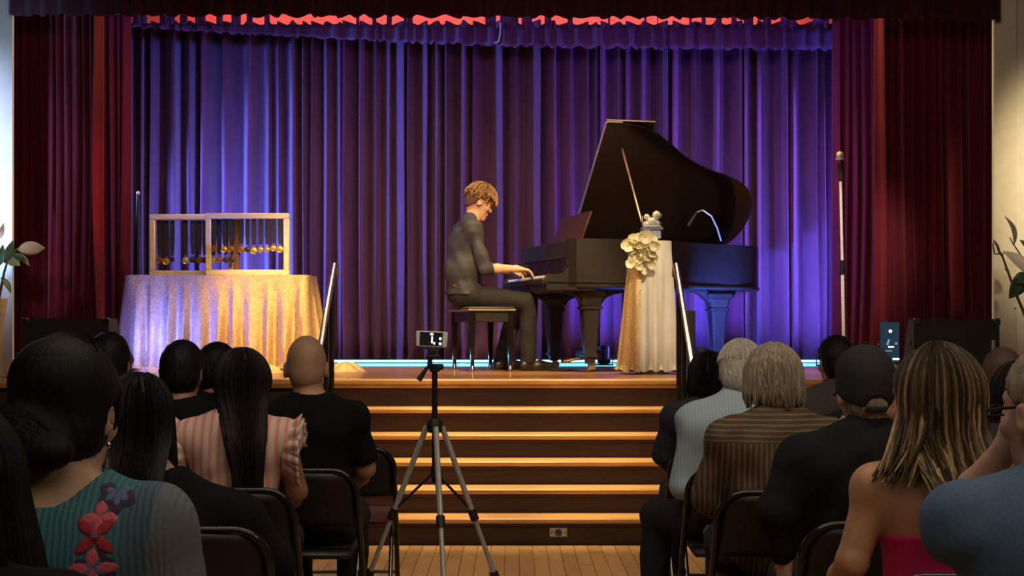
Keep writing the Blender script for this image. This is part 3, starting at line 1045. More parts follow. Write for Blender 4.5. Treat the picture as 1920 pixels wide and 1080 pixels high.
drape('draped_cloth', 0.775, 0.29, 0.06, THT - 0.002, 0.055, 0.042, 0.135, m_sequin, cloth, seed=5, step=0.0105, nz=26, pool=0.05)
# cloth gathered on the floor at the table's right end
gb = random.Random(3)


def heap(loc, sx, sy, sz, seed):
    gb = random.Random(seed)
    ph = [gb.uniform(0, 6) for _ in range(6)]

    def fn(i, j):
        a = 2 * math.pi * i / 40
        t = j / 9
        r_ = (1 - t) * (1 + 0.18 * math.sin(5 * a + ph[0]) + 0.1 * math.sin(9 * a + ph[1]))
        z = sz * (1 - (1 - t) ** 1.8) * (1 + 0.3 * math.sin(4 * a + ph[2]) * (1 - t) + 0.2 * math.sin(7 * a + ph[3]) * (1 - t))
        return (loc[0] + sx * r_ * math.cos(a), loc[1] + sy * r_ * math.sin(a), loc[2] + max(0.0, z))
    return MB().grid(40, 10, fn, closed_u=True)


hp = at(648, 690, 12.1)
heap((0.95 + 0.10, -0.10, 0.002), 0.16, 0.10, 0.085, 2).build('gathered_train', m_sequin, cloth, angle=80)
heap((-0.55, -0.40, 0.002), 0.14, 0.06, 0.05, 4).build('gathered_hem', m_sequin, cloth, angle=80)
heap((0.42, -0.40, 0.002), 0.20, 0.07, 0.07, 5).build('gathered_hem', m_sequin, cloth, angle=80)

# ------------------------------------------------------------------ medal frames
m_frame = M('white_oak_frame', (0.74, 0.62, 0.46), 0.45, col2=(0.64, 0.52, 0.37), scale=8, stretch=(1, 6, 6))


def frame(px0, px1, py0, py1, y, label, tilt=0.0, bar=None):
    a, b = at(px0, py1, y), at(px1, py0, y)
    w, h = b.x - a.x, THT - 0.002
    hh = b.z - (STAGE + THT) - 0.004
    o = tag(empty('shadow_box', ((a.x + b.x) / 2, y, STAGE + THT + 0.004), tilt), label, 'display frame')
    t, dpt = 0.050, 0.06
    for (cx, cz, sx, sz) in ((0, t / 2, w, t), (0, hh - t / 2, w, t)):
        MB().box((cx, 0, cz), (sx, dpt, sz), bev=0.008).build('frame_rail', m_frame, o)
    for sx in (-1, 1):
        MB().box((sx * (w / 2 - t / 2), 0, hh / 2), (t, dpt - 0.002, hh - 2 * t + 0.01), bev=0.008).build('frame_stile', m_frame, o)
    MB().box((0, dpt / 2 - 0.02, hh / 2), (w - t * 1.6, 0.004, hh - t * 1.6)).build('glass_pane', m_glass, o, smooth=False)
    if bar is not None:
        MB().box((bar, dpt / 2 - 0.01, hh / 2), (0.045, 0.014, hh - t * 1.9), bev=0.003).build('hanging_bar', M('brown_bar', (0.22, 0.10, 0.05), 0.5), o)
    return o, hh, t


m_glass = bpy.data.materials.new('clear_glass')
m_glass.use_nodes = True
_nt = m_glass.node_tree
_nt.nodes.remove(_nt.nodes['Principled BSDF'])
_t = _nt.nodes.new('ShaderNodeBsdfTransparent')
_g = _nt.nodes.new('ShaderNodeBsdfGlossy')
_g.inputs['Roughness'].default_value = 0.05
_lw = _nt.nodes.new('ShaderNodeFresnel')
_lw.inputs['IOR'].default_value = 1.35
_mx = _nt.nodes.new('ShaderNodeMixShader')
_nt.links.new(_lw.outputs[0], _mx.inputs[0])
_nt.links.new(_t.outputs[0], _mx.inputs[1])
_nt.links.new(_g.outputs[0], _mx.inputs[2])
_nt.links.new(_mx.outputs[0], _nt.nodes['Material Output'].inputs['Surface'])

f1, fh1, ft = frame(281, 440, 402, 514, 12.45, 'pale wooden medal frame standing half behind the other frame')
f2, fh2, _ = frame(386, 543, 400, 514, 12.27, 'pale wooden medal frame standing in front at the table middle', bar=(444 - 464.5) * 12.27 / F_PX)
m_rib = M('black_ribbon', (0.012, 0.012, 0.02), 0.8, scale=50)
m_rib2 = M('navy_ribbon', (0.015, 0.02, 0.09), 0.7, scale=50)


def medal(fr, y, px, py, rpx, mat, ribm, label, group, wide=1.0):
    c = at(px, py, y)
    topz = fr.location.z + fh1 - ft
    o = tag(empty('medal', c), label, 'medal', group)
    r_ = rpx * y / F_PX
    mr = Matrix.Rotation(R(90), 3, 'X')
    MB().lathe([(r_ * 0.9, -0.005), (r_, -0.003), (r_, 0.003), (r_ * 0.92, 0.006), (r_ * 0.8, 0.003), (r_ * 0.5, 0.005)], (0, 0, 0), 18, mr).build('disc', mat, o)
    MB().tube([(-0.010, 0, r_), (-0.007, 0, r_ + 0.02), (0.007, 0, r_ + 0.02), (0.010, 0, r_)], 0.003, 6).build('ring', mat, o)
    L = topz - c.z - 0.004
    wt, wb = 0.030 * wide, 0.012
    rb = [(-wb, r_ + 0.018), (-wt, r_ + 0.018 + (L - r_) * 0.38), (-wt * 0.96, L), (wt * 0.96, L), (wt, r_ + 0.018 + (L - r_) * 0.38), (wb, r_ + 0.018)]
    MB().prism(rb, -0.003, 0.003, lambda a, b, d: (a, d, b)).build('ribbon', ribm, o, smooth=False)
    return o


G1, G2 = 'medals in the rear frame', 'medals in the front frame'
for px, py, r_, mt, rb, lab in (
        (299, 488, 6.2, m_bronze, m_rib, 'bronze medal at the left end of the rear frame'),
        (311.5, 490, 6.6, m_gold, m_rib, 'bright gold medal near the left end of the rear frame'),
        (323, 487, 4.5, m_darkmedal, m_rib2, 'thin dark medal between the two bright medals of the rear frame'),
        (348, 488.5, 6.8, M('medal_pale_gold', (0.80, 0.72, 0.40), 0.3, 0.7, scale=90, bump=0.2), m_rib, 'pale gold medal in the middle of the rear frame'),
        (361, 487, 6.0, m_darkmedal, m_rib2, 'dark medal right of the pale gold one in the rear frame'),
        (374, 488, 6.4, m_bronze, m_rib, 'bronze medal nearest the front frame\'s edge'),
        (384, 488, 6.0, m_darkmedal, m_rib, 'dark medal tucked behind the front frame\'s left edge')):
    medal(f1, 12.44, px, py, r_, mt, rb, lab, G1, 0.7)
for px, py, r_, mt, lab in (
        (402, 466, 6.2, m_bronze, 'bronze medal at the upper left of the front frame'),
        (420.5, 467.5, 6.2, m_gold, 'bright gold medal in the upper row left of the brown bar'),
        (433, 467, 6.0, m_bronze, 'bronze medal just left of the brown bar in the front frame'),
        (453, 468, 6.6, m_bronze, 'bronze medal just right of the brown bar in the front frame'),
        (464, 468, 5.4, m_darkmedal, 'dark bronze medal second right of the brown bar'),
        (476, 470, 6.8, m_gold, 'large gold medal third right of the brown bar'),
        (489, 468, 5.6, M('medal_olive', (0.45, 0.34, 0.12), 0.45, 0.6, scale=90, bump=0.2), 'olive gold medal fourth right of the brown bar'),
        (501, 468, 5.6, M('medal_olive', (0.45, 0.34, 0.12), 0.45, 0.6), 'olive gold medal fifth right of the brown bar'),
        (513, 465.5, 5.8, m_gold, 'gold medal second from the right end of the front frame'),
        (525, 467.5, 6.6, m_gold, 'gold medal at the right end of the front frame')):
    medal(f2, 12.25, px, py, r_, mt, m_rib, lab, G2, 0.66)
for px, py, r_, mt, lab in (
        (400, 488, 5.2, M('medal_olive', (0.45, 0.34, 0.12), 0.45, 0.6), 'olive medal at the left of the front frame\'s lower row'),
        (411, 486.5, 6.2, m_bronze, 'bronze medal second in the front frame\'s lower row'),
        (423.5, 487.5, 6.0, m_darkmedal, 'dark medal third in the front frame\'s lower row'),
        (435, 487, 5.4, m_darkmedal, 'dark medal last in the front frame\'s lower row')):
    medal(f2, 12.265, px, py, r_, mt, m_rib, lab, G2, 0.7)

# ------------------------------------------------------------------ pedestal, bouquet, vase
PY = 11.75
pc = at(1222, 0, PY)
ped = tag(empty('pedestal', (pc.x, PY, STAGE)), 'tall pedestal draped in ivory satin in front of the piano', 'pedestal')
PH = at(0, 452, PY - 0.15).z - STAGE
MB().lathe([(0.13, 0.0), (0.13, PH - 0.01), (0.12, PH - 0.006)], (0, 0, 0), 24).build('column', M('column_white', (0.7, 0.68, 0.62), 0.6), ped)
drape('satin_cover', 0.155, 0.155, 0.10, PH, 0.014, 0.032, 0.082, m_satin, ped, seed=9, step=0.007, nz=26, pool=0.035)
drape('gold_sequin_sash', 0.155, 0.155, 0.10, PH - 0.03, 0.075, 0.018, 0.06, m_sequin, ped, seed=12, step=0.007, nz=26, arc=lambda p_: p_.x < -0.085 and p_.y < 0.08, out=0.03, pool=0.02)

m_petal = M('cream_petal', (0.84, 0.78, 0.56), 0.6, col2=(0.78, 0.70, 0.46), scale=30)
m_petal_w = M('white_petal', (0.84, 0.82, 0.72), 0.6, col2=(0.76, 0.74, 0.62), scale=30)


def petal_mesh(L, W, cup, name, mat, n_=7, m_=5):
    def fn(i, j):
        t = j / (n_ - 1)
        u = i / (m_ - 1) * 2 - 1
        w = W * math.sqrt(max(0.0, 1 - (2 * (0.06 + 0.94 * t) - 1) ** 2)) + 0.0005
        return (u * w, L * t, cup * (u * u * w * 0.8 + (t - 0.2) ** 2 * L * 0.6))
    mb = MB().grid(m_, n_, fn)
    return mb


def blossom_mb(r_, rg, five=5):
    mb = MB()
    for k in range(five):
        pm = petal_mesh(r_, r_ * 0.62, rg.uniform(0.4, 0.9), 'petal', None)
        m = Matrix.Rotation(2 * math.pi * k / five + rg.uniform(-.15, .15), 3, 'Z') @ Matrix.Rotation(R(rg.uniform(5, 28)), 3, 'X')
        mb.add([m @ V(p_) for p_ in pm.v], pm.f)
    mb.ball((0, 0, r_ * 0.1), r_ * 0.16, 8, 5, mi=1)
    return mb


rg = random.Random(4)
m_eye = M('flower_eye', (0.65, 0.48, 0.12), 0.6)
bq = tag(empty('flower_cascade', (pc.x - 0.16, PY - 0.16, STAGE + PH - 0.02)), 'cream orchid cascade hanging over the pedestal\'s left top edge', 'bouquet')
bl_mesh = [blossom_mb(0.062, rg).mesh('blossom', [m_petal, m_eye], angle=80) for _ in range(4)]
spots = [(1176, 460), (1187, 452), (1198, 447), (1209, 443), (1221, 452), (1228, 462), (1192, 463), (1204, 460), (1214, 466), (1183, 472), (1198, 475), (1210, 478), (1186, 485), (1200, 488), (1218, 478), (1222, 488),
         (1196, 500), (1202, 510), (1220, 498), (1183, 494)]
for i, (px, py) in enumerate(spots):
    w = at(px, py, PY - 0.20 - 0.05 * rg.random())
    o = link('blossom', bl_mesh[i % 4], bq)
    o.location = w - bq.location
    o.rotation_euler = (R(rg.uniform(60, 110)), R(rg.uniform(-30, 30)), rg.uniform(-0.6, 0.6))
    s_ = rg.uniform(0.8, 1.1) * (0.7 if py > 484 else 1.0)
    o.scale = (s_, s_, s_)
MB().tube([at(1195, 455, PY - 0.15) - bq.location, at(1190, 480, PY - 0.19) - bq.location, at(1200, 512, PY - 0.18) - bq.location], 0.008, 6).build('stem', M('stem_green', (0.12, 0.2, 0.06), 0.6), bq)

vz = STAGE + PH + 0.006
vase = tag(empty('glass_vase', (at(1221, 0, PY).x, PY - 0.02, vz)), 'clear square glass vase with a silver band on the pedestal', 'vase')
vh = at(0, 402, PY).z - vz
vw = 0.078
ring = [(-vw, -vw), (vw, -vw), (vw, vw), (-vw, vw)]
mb = MB()
for a, b in zip(ring, ring[1:] + ring[:1]):
    c = ((a[0] + b[0]) / 2, (a[1] + b[1]) / 2, vh / 2)
    mb.box(c, (abs(a[0] - b[0]) + 0.006, abs(a[1] - b[1]) + 0.006, vh))
mb.box((0, 0, 0.008), (vw * 2, vw * 2, 0.016))
mb.build('glass_wall', m_glass, vase, smooth=False)
MB().box((0, 0, 0.072), (vw * 1.85, vw * 1.85, 0.11), bev=0.008).build('crystal_filling', M('crystal_beads', (0.62, 0.66, 0.80), 0.2, 0.1, col2=(0.4, 0.45, 0.62), scale=120, bump=0.8), vase)
mb = MB()
for a, b in zip(ring, ring[1:] + ring[:1]):
    c = ((a[0] + b[0]) / 2 * 1.05, (a[1] + b[1]) / 2 * 1.05, 0.10)
    mb.box(c, (abs(a[0] - b[0]) + 0.01, abs(a[1] - b[1]) + 0.01, 0.022))
mb.build('silver_band', M('band_grey', (0.18, 0.18, 0.24), 0.3, 0.5), vase, smooth=False)
rose_mesh = None
for i, (px, py, s_) in enumerate(((1211, 422, 0.62), (1222, 416, 0.70), (1231, 404, 0.72), (1213, 408, 0.55), (1232, 419, 0.52))):
    if rose_mesh is None:
        def rose(i_, j_):
            t_ = math.pi * j_ / 18
            a_ = 2 * math.pi * i_ / 30
            rr = 0.050 * (1 + 0.10 * math.sin(3 * a_ + 9 * t_) + 0.05 * math.sin(5 * a_ - 6 * t_))
            return (rr * math.sin(t_) * math.cos(a_), rr * math.sin(t_) * math.sin(a_), -rr * 0.85 * math.cos(t_))
        mb = MB().grid(30, 19, rose, closed_u=True)
        rose_mesh = mb.mesh('white_rose', m_petal_w, angle=80)
    o = link('white_rose', rose_mesh)
    o.location = at(px, py, PY - 0.02 - (0.03 if i in (0, 1) else -0.02))
    o.rotation_euler = (R(50 + 20 * (i % 3)), R(15 * (i % 3 - 1)), 0.6 * i)
    o.scale = (s_, s_, s_)
    tag(o, ('lowest white rose at the left of the glass vase', 'white rose at the middle of the glass vase', 'topmost white rose at the glass vase\'s rim', 'upper left small white rose in the glass vase', 'small white rose at the right below the topmost one')[i], 'flower', 'roses in the glass vase')

# ------------------------------------------------------------------ microphone stand, pole, boxes, speakers
MSY = 11.4
a, b = at(1583, 700, MSY), at(1575, 322, MSY)
ms = tag(empty('microphone_stand', (a.x, MSY, STAGE)), 'tall straight chrome microphone stand in front of the red curtain', 'microphone stand')
o_ = V((a.x, MSY, STAGE))
top = at(1575.5, 318, MSY) - o_
mid = top * 0.48
mid.z = at(0, 500, MSY).z - STAGE
MB().lathe([(0.14, 0), (0.14, 0.012), (0.12, 0.022), (0.03, 0.035), (0.02, 0.06)], (0, 0, 0), 24).build('round_base', m_black_metal, ms)
m_stand = M('pale_stand_metal', (0.82, 0.80, 0.74), 0.3, 0.1, scale=50)
MB().tube([(0, 0, 0.03), mid], 0.0135, 12).build('lower_tube', m_stand, ms)
MB().tube([mid - V((0, 0, 0.06)), mid + V((0, 0, 0.05))], 0.021, 12).build('clutch', m_black_metal, ms)
MB().tube([mid, top], 0.0115, 12).build('upper_tube', m_stand, ms)
mc = tag(empty('microphone', at(1575, 312, MSY)), 'silver headed handheld microphone in its clip on top of the stand', 'microphone')
o_ = mc.location.copy()
MB().tube([at(1577, 340, MSY) - o_, at(1576.5, 330, MSY) - o_, at(1575.5, 322, MSY) - o_], [0.016, 0.020, 0.020], 10).build('clip', m_black_plastic, mc)
MB().tube([at(1577, 338, MSY) - o_, at(1575, 306, MSY) - o_], [0.014, 0.021], 12).build('handle', m_black_metal, mc)
MB().ball(at(1574.5, 292, MSY) - o_, (0.031, 0.031, 0.036), 16, 10).build('grille', M('mic_mesh', (0.6, 0.56, 0.48), 0.45, 0.7, scale=200, bump=0.6), mc)
MB().tube([at(1574.8, 300, MSY) - o_, at(1574.7, 296, MSY) - o_], 0.032, 16).build('grille_band', m_silver, mc)

pl = tag(empty('slim_stand', (at(259, 0, 13.4).x, 13.4, STAGE)), 'slim black stand with a small pale tip behind the medal table', 'stand')
hz = at(0, 362, 13.4).z - STAGE
MB().lathe([(0.12, 0), (0.12, 0.012), (0.02, 0.03)], (0, 0, 0), 20).build('base', m_black_metal, pl)
MB().tube([(0, 0, 0.02), (0, 0, 1.25), (0, 0, hz - 0.02)], [0.05, 0.03, 0.014], 10).build('pole', m_black_metal, pl)
MB().ball((0, 0, hz), 0.018, 10, 8).build('tip', M('pale_tip', (0.8, 0.9, 0.9), 0.3), pl)


def wedge_speaker(px0, px1, py0, y, label, side, name='stage_monitor', sidew=0.0):
    a_, b_ = at(px0, py0, y), at(px1, py0, y)
    w, h = b_.x - a_.x, b_.z - STAGE
    o = tag(empty(name, ((a_.x + b_.x) / 2, y, STAGE)), label, 'loudspeaker')
    prof = [(0.0, 0.0), (0.0, h), (0.22, h), (0.42, h * 0.35), (0.42, 0.0)]
    # cabinet: its plain back faces the hall, the sloped grille the stage
    MB().prism(prof, -w / 2, w / 2, lambda p_, q, d: (d, p_, q)).build('cabinet', M('speaker_black', (0.010, 0.010, 0.011), 0.75, scale=80, bump=0.2), o, smooth=False)
    MB().prism([(0.235, h * 0.94), (0.425, h * 0.37), (0.435, h * 0.37), (0.245, h * 0.955)], -w / 2 + 0.03, w / 2 - 0.03, lambda p_, q, d: (d, p_, q)).build('grille', M('speaker_grille', (0.03, 0.03, 0.03), 0.6, 0.5, scale=300, bump=0.8), o, smooth=False)
    for sx in (-1, 1):
        MB().box((sx * (w / 2 + 0.004), 0.16, h * 0.62), (0.012, 0.13, 0.04), bev=0.004).build('handle_cup', m_black_plastic, o)
        for yy in (0.06, 0.36):
            MB().lathe([(0.02, 0), (0.02, 0.0)], (sx * (w / 2 - 0.05), yy, 0.0), 8).build('rubber_foot', m_black_plastic, o)
    for sx in (-1, 1):
        for zz in (0.02, h - 0.02):
            MB().box((sx * (w / 2 - 0.018), -0.002, zz), (0.05, 0.02, 0.05), bev=0.006).build('corner_guard', m_black_metal, o)
    return o, w, h


wedge_speaker(42, 204, 597, 10.55, 'black stage monitor loudspeaker at the stage edge before the left side curtain', -1)
o, w, h = wedge_speaker(1715, 1872, 598, 10.55, 'black stage monitor loudspeaker with a pale label at the stage edge by the cream wall', 1)
o.rotation_euler.z = R(-5)
MB().box((w / 2 - 0.045, -0.004, h * 0.52), (0.026, 0.006, 0.115), bev=0.002).build('paper_label', M('grey_label', (0.35, 0.33, 0.28), 0.7), o)

a_, b_ = at(1264, 582, 12.1), at(1304, 582, 12.1)
o = tag(empty('subwoofer_box', ((a_.x + b_.x) / 2, 12.2, STAGE)), 'small black speaker box standing under the piano behind the right handrail', 'loudspeaker')
hb = a_.z - STAGE
MB().box((0, 0, hb / 2 + 0.01), (b_.x - a_.x, 0.2, hb - 0.02), bev=0.008).build('cabinet', M('speaker_black', (0.010, 0.010, 0.011), 0.75), o)
MB().box((0, -0.103, hb / 2), (b_.x - a_.x - 0.03, 0.008, hb - 0.06), bev=0.003).build('grille', M('speaker_grille', (0.03, 0.03, 0.03), 0.6, 0.5), o)
for sx in (-1, 1):
    MB().lathe([(0.012, 0), (0.014, 0.012)], (sx * 0.06, 0, 0), 10).build('rubber_foot', m_black_plastic, o)

# cable running across the stage under the piano
cb = [at(1030, 690, 12.4), at(1070, 692, 12.3), at(1100, 694, 12.15), at(1125, 693, 12.3), at(1150, 692, 12.3), at(1175, 690, 12.5), at(1250, 688, 12.8)]
cb = [V((q.x, q.y, STAGE + 0.012)) for q in cb]
cbs = []
for i in range(len(cb) - 1):
    for k in range(5):
        cbs.append(cb[i].lerp(cb[i + 1], k / 5) + V((0, 0.05 * math.sin(i * 1.7 + k), 0)))
tag(MB().tube(cbs, 0.011, 8).build('power_cable', m_black_plastic), 'black cable lying across the stage floor under the piano', 'cable')


# ------------------------------------------------------------------ lily plants at the stage sides
m_leaf = M('dark_leaf', (0.05, 0.09, 0.035), 0.5, col2=(0.035, 0.065, 0.025), scale=20)
m_stem = M('brown_stem', (0.10, 0.085, 0.04), 0.6, scale=30)


def leaf(parent, base, tip, w, mat, bend=0.03, name='leaf', up=(0, -0.4, 1)):
    base, tip = V(base), V(tip)
    d = tip - base
    L = d.length
    t = d.normalized()
    upv = V(up)
    s = t.cross(upv).normalized()
    nn = s.cross(t)

    def fn(i, j):
        v = j / 9
        u = i / 4 * 2 - 1
        ww = w * math.sin(math.pi * min(0.995, v ** 0.8 + 0.01)) ** 0.85
        return base + t * (L * v) + s * (u * ww) + nn * (bend * math.sin(math.pi * v) + abs(u) * ww * 0.25)
    o = MB().grid(5, 10, fn).build(name, mat, parent, angle=80)
    sm = o.modifiers.new('leaf_thickness', 'SOLIDIFY')
    sm.thickness = 0.003
    return o


def tall_vase(x, y, h, parent):
    MB().lathe([(0.075, 0), (0.085, 0.02), (0.06, 0.10), (0.05, h * 0.4), (0.075, h * 0.9), (0.085, h), (0.078, h), (0.068, h * 0.88)], (0, 0, 0), 22).build('vase', M('beige_vase', (0.55, 0.42, 0.28), 0.5, scale=10), parent)


LY = 10.62
lp = tag(empty('lily_arrangement', (at(-8, 0, LY).x, LY, STAGE)), 'vase of white peace lily stems by the blue lit wall', 'plant')
lo = lp.location.copy()
tall_vase(0, 0, at(0, 560, LY).z - STAGE, lp)


def lp_(px, py, dy=0.0):
    return at(px, py, LY + dy) - lo


MB().tube([lp_(-6, 580), lp_(2, 540), lp_(8, 510), lp_(14, 490), lp_(24, 462)], [0.012, 0.011, 0.010, 0.008, 0.006], 8).build('stem', m_stem, lp)
MB().tube([lp_(12, 495), lp_(20, 484), lp_(30, 468), lp_(34, 466)], 0.006, 6).build('stem', m_stem, lp)
leaf(lp, lp_(33, 469, -0.02), lp_(84, 465, -0.06), 0.052, M('lily_white', (0.80, 0.68, 0.56), 0.5, col2=(0.74, 0.60, 0.48), scale=20), 0.02, 'spathe', up=(0.1, 1, 0.35))
leaf(lp, lp_(8, 494), lp_(25, 450), 0.035, m_leaf, 0.01, up=(0.6, -1, 0))
leaf(lp, lp_(22, 476), lp_(57, 500), 0.035, m_leaf, 0.02, up=(0, -0.6, 1))
leaf(lp, lp_(16, 488), lp_(38, 498), 0.045, M('pale_leaf', (0.30, 0.38, 0.16), 0.5, scale=20), 0.015, up=(0, -1, 0.7))
leaf(lp, lp_(2, 520), lp_(21, 550), 0.030, m_leaf, 0.01, up=(1, -0.6, 0.6))
leaf(lp, lp_(-2, 450), lp_(7, 418), 0.02, M('bud_pink', (0.5, 0.25, 0.15), 0.5), 0.01, 'bud', up=(0.4, -1, 0))
leaf(lp, lp_(-4, 500), lp_(6, 458), 0.03, m_leaf, 0.01, up=(0.6, -1, 0))

RYp = 10.55
rp = tag(empty('lily_arrangement', (at(1945, 0, RYp).x, RYp, STAGE)), 'vase of dark thorny stems and pale lily by the cream wall', 'plant')
lo2 = rp.location.copy()
tall_vase(0, 0, at(0, 640, RYp).z - STAGE, rp)


def rp_(px, py, dy=0.0):
    return at(px, py, RYp + dy) - lo2


MB().tube([rp_(1940, 650), rp_(1922, 592), rp_(1907, 556), rp_(1893, 518), rp_(1880, 482), rp_(1874, 472)], [0.014, 0.012, 0.011, 0.010, 0.008, 0.010], 8).build('stem', m_stem, rp)
MB().tube([rp_(1940, 640), rp_(1930, 560), rp_(1915, 480), rp_(1900, 458), rp_(1893, 445)], [0.010, 0.008, 0.006, 0.005, 0.004], 8).build('stem', m_stem, rp)
for px, py, qx, qy in ((1905, 578, 1899, 580), (1879, 482, 1883, 470), (1888, 508, 1882, 502)):
    MB().tube([rp_(px, py), rp_(qx, qy)], [0.006, 0.001], 6).build('thorn', m_stem, rp)
leaf(rp, rp_(1874, 476), rp_(1863, 449), 0.018, m_leaf, 0.005, 'bud', up=(1, -1, 0))
MB().tube([rp_(1874, 476), rp_(1865, 476), rp_(1862, 462), rp_(1864, 450)], [0.005, 0.006, 0.006, 0.002], 6).build('bud_sheath', m_leaf, rp)
leaf(rp, rp_(1915, 520), rp_(1892, 560), 0.06, m_leaf, 0.02, up=(0.3, -1, 0.3))
leaf(rp, rp_(1930, 520), rp_(1896, 530), 0.05, m_leaf, 0.02, up=(0.0, -1, 0.5))
leaf(rp, rp_(1902, 458), rp_(1884, 405), 0.030, M('grey_leaf', (0.22, 0.22, 0.16), 0.6, scale=20), 0.03, up=(0.8, -1, 0))
leaf(rp, rp_(1935, 515), rp_(1880, 470), 0.055, M('lily_white', (0.80, 0.68, 0.56), 0.5), 0.02, 'spathe', up=(0.2, -1, 0.4))
leaf(rp, rp_(1940, 480), rp_(1912, 450), 0.04, m_leaf, 0.02, up=(0.2, -1, 0.4))

# ------------------------------------------------------------------ folding chairs
def make_chair():
    o = empty('folding_chair', (0, 0, 0))
    hw = 0.222
    # one bent tube: front foot - up the back - round the top - down to the other front foot
    side = [V((-hw, 0.21, 0.0)), V((-hw, 0.20, 0.03)), V((-hw, -0.02, 0.42)), V((-hw, -0.155, 0.62)), V((-hw, -0.19, 0.69))]
    arc = []
    for k in range(1, 9):
        a = R(180 - 90 * k / 8)
        arc.append(V((-hw + 0.10 + 0.10 * math.cos(a), -0.19 - 0.035 * math.sin(a - R(90) + R(90)) * 0.9, 0.69 + 0.10 * math.sin(a))))
    left = side + arc
    right = [V((-p_.x, p_.y, p_.z)) for p_ in left[::-1]]
    MB().tube(left + right, 0.0125, 10).build('frame', m_chair, o)
    rear = [V((-hw + 0.024, 0.12, 0.43)), V((-hw + 0.024, -0.20, 0.03)), V((-hw + 0.024, -0.215, 0.0))]
    for sx in (-1, 1):
        MB().tube([V((sx * abs(p_.x), p_.y, p_.z)) for p_ in rear], 0.0115, 10).build('rear_leg', m_chair_leg, o)
        MB().lathe([(0.015, 0), (0.017, 0.01), (0.014, 0.03)], (sx * hw, 0.208, 0), 10).build('foot_cap', m_black_plastic, o)
        MB().lathe([(0.015, 0), (0.017, 0.01), (0.014, 0.03)], (sx * (hw - 0.024), -0.215, 0), 10).build('foot_cap', m_black_plastic, o)
        MB().tube([(sx * (hw - 0.006), -0.02, 0.44), (sx * (hw - 0.02), 0.10, 0.425)], 0.008, 6).build('hinge_link', m_chair_leg, o)
    MB().tube([(-hw + 0.024, -0.135, 0.112), (hw - 0.024, -0.135, 0.112)], 0.0095, 8).build('crossbar', m_chair_leg, o)
    MB().tube([(-hw, 0.145, 0.135), (hw, 0.145, 0.135)], 0.0095, 8).build('crossbar', m_chair_leg, o)

    def bp(i, j):
        u, v = i / 12 * 2 - 1, j / 8
        z = 0.555 + 0.225 * v
        y = -0.118 - 0.10 * v + 0.03 * u * u - 0.02
        w = hw - 0.008
        if z > 0.69:
            q = (z - 0.69) / 0.10
            w = hw - 0.008 - 0.10 * (1 - math.sqrt(max(0, 1 - min(1, q) ** 2)))
        return (u * w, y, z)
    b = MB().grid(13, 9, bp).build('backrest', m_chair_pad, o, angle=80)
    sm = b.modifiers.new('pad', 'SOLIDIFY')
    sm.thickness, sm.offset = 0.022, 0
    MB().box((0, 0.035, 0.437), (0.385, 0.39, 0.03), rx=R(2), bev=0.012).build('seat', m_chair_pad, o)
    return o


m_chair = M('chair_black_tube', (0.020, 0.020, 0.021), 0.22, 0.4, scale=40, coat=0.4)
m_chair_leg = M('chair_grey_tube', (0.16, 0.15, 0.14), 0.28, 0.8, scale=40)
m_chair_pad = M('chair_vinyl', (0.012, 0.012, 0.013), 0.5, scale=120, bump=0.1)
_chair0 = [None]


def chair(x, y, rz, label):
    if _chair0[0] is None:
        _chair0[0] = make_chair()
        o = _chair0[0]
    else:
        o = copy_tree(_chair0[0])
    o.location = (x, y, 0)
    o.rotation_euler = (0, 0, rz)
    tag(o, label, 'chair', 'folding chairs of the audience')
    return o


# ------------------------------------------------------------------ people
SKIN = {}


def skin(name, c):
    return M('skin_' + name, c, 0.55, col2=tuple(q * 0.88 for q in c), scale=30, bump=0.03, bscale=120)


def L3(a, b, t):
    return tuple(a[i] + (b[i] - a[i]) * t for i in range(3))


def joints(ht=1.325, w=1.0, dx=0.0, dy=0.0, hdx=0.0, hdy=0.0, **ov):
    s = (ht - 0.55) / 0.775

    def U(x, y, z):
        t = max(0.0, (z - 0.55) / 0.775)
        return V((x * w + dx * t, y + dy * t, 0.55 + (z - 0.55) * s if z > 0.55 else z))
    J = dict(pelvis=U(0, 0.03, 0.56), waist=U(0, 0.0, 0.74), chest=U(0, -0.005, 0.92), neck=U(0, 0.01, 1.075), head=U(0, 0.05, 1.205) + V((hdx, hdy, 0)))
    for n_, sx in (('l', -1), ('r', 1)):
        J['sh' + n_] = U(sx * 0.172, 0.0, 0.985)
        J['el' + n_] = U(sx * 0.225, 0.06, 0.77)
        J['wr' + n_] = U(sx * 0.145, 0.29, 0.665)
        J['hip' + n_] = U(sx * 0.09, 0.05, 0.545)
        J['kn' + n_] = U(sx * 0.125, 0.45, 0.52)
        J['an' + n_] = U(sx * 0.125, 0.47, 0.10)
        J['to' + n_] = U(sx * 0.135, 0.62, 0.045)
    for k, v in ov.items():
        J[k] = V(v)
    return J


def torso(F, J, e=0.0, w=1.0, g=1.0, belly=0.0):
    F.ell(J['pelvis'], (0.165 * w * g + e, 0.125 * g + e, 0.115 * g + e), 0.05)
    F.ell(J['waist'], (0.138 * w * g + e + belly, 0.102 * g + e + belly, 0.16 * g + e), 0.07)
    F.ell(J['chest'], (0.155 * w * g + e, 0.108 * g + e, 0.17 * g + e), 0.07)
    for s_ in 'lr':
        F.rc(L3(J['chest'], J['sh' + s_], 0.35), J['sh' + s_], 0.085 * g + e, 0.058 * g + e, 0.06)
        F.rc(J['neck'] - V((0, 0.005, 0.020)), J['sh' + s_] + V((0, 0, 0.010)), 0.040 * g + e, 0.036 * g + e, 0.05)


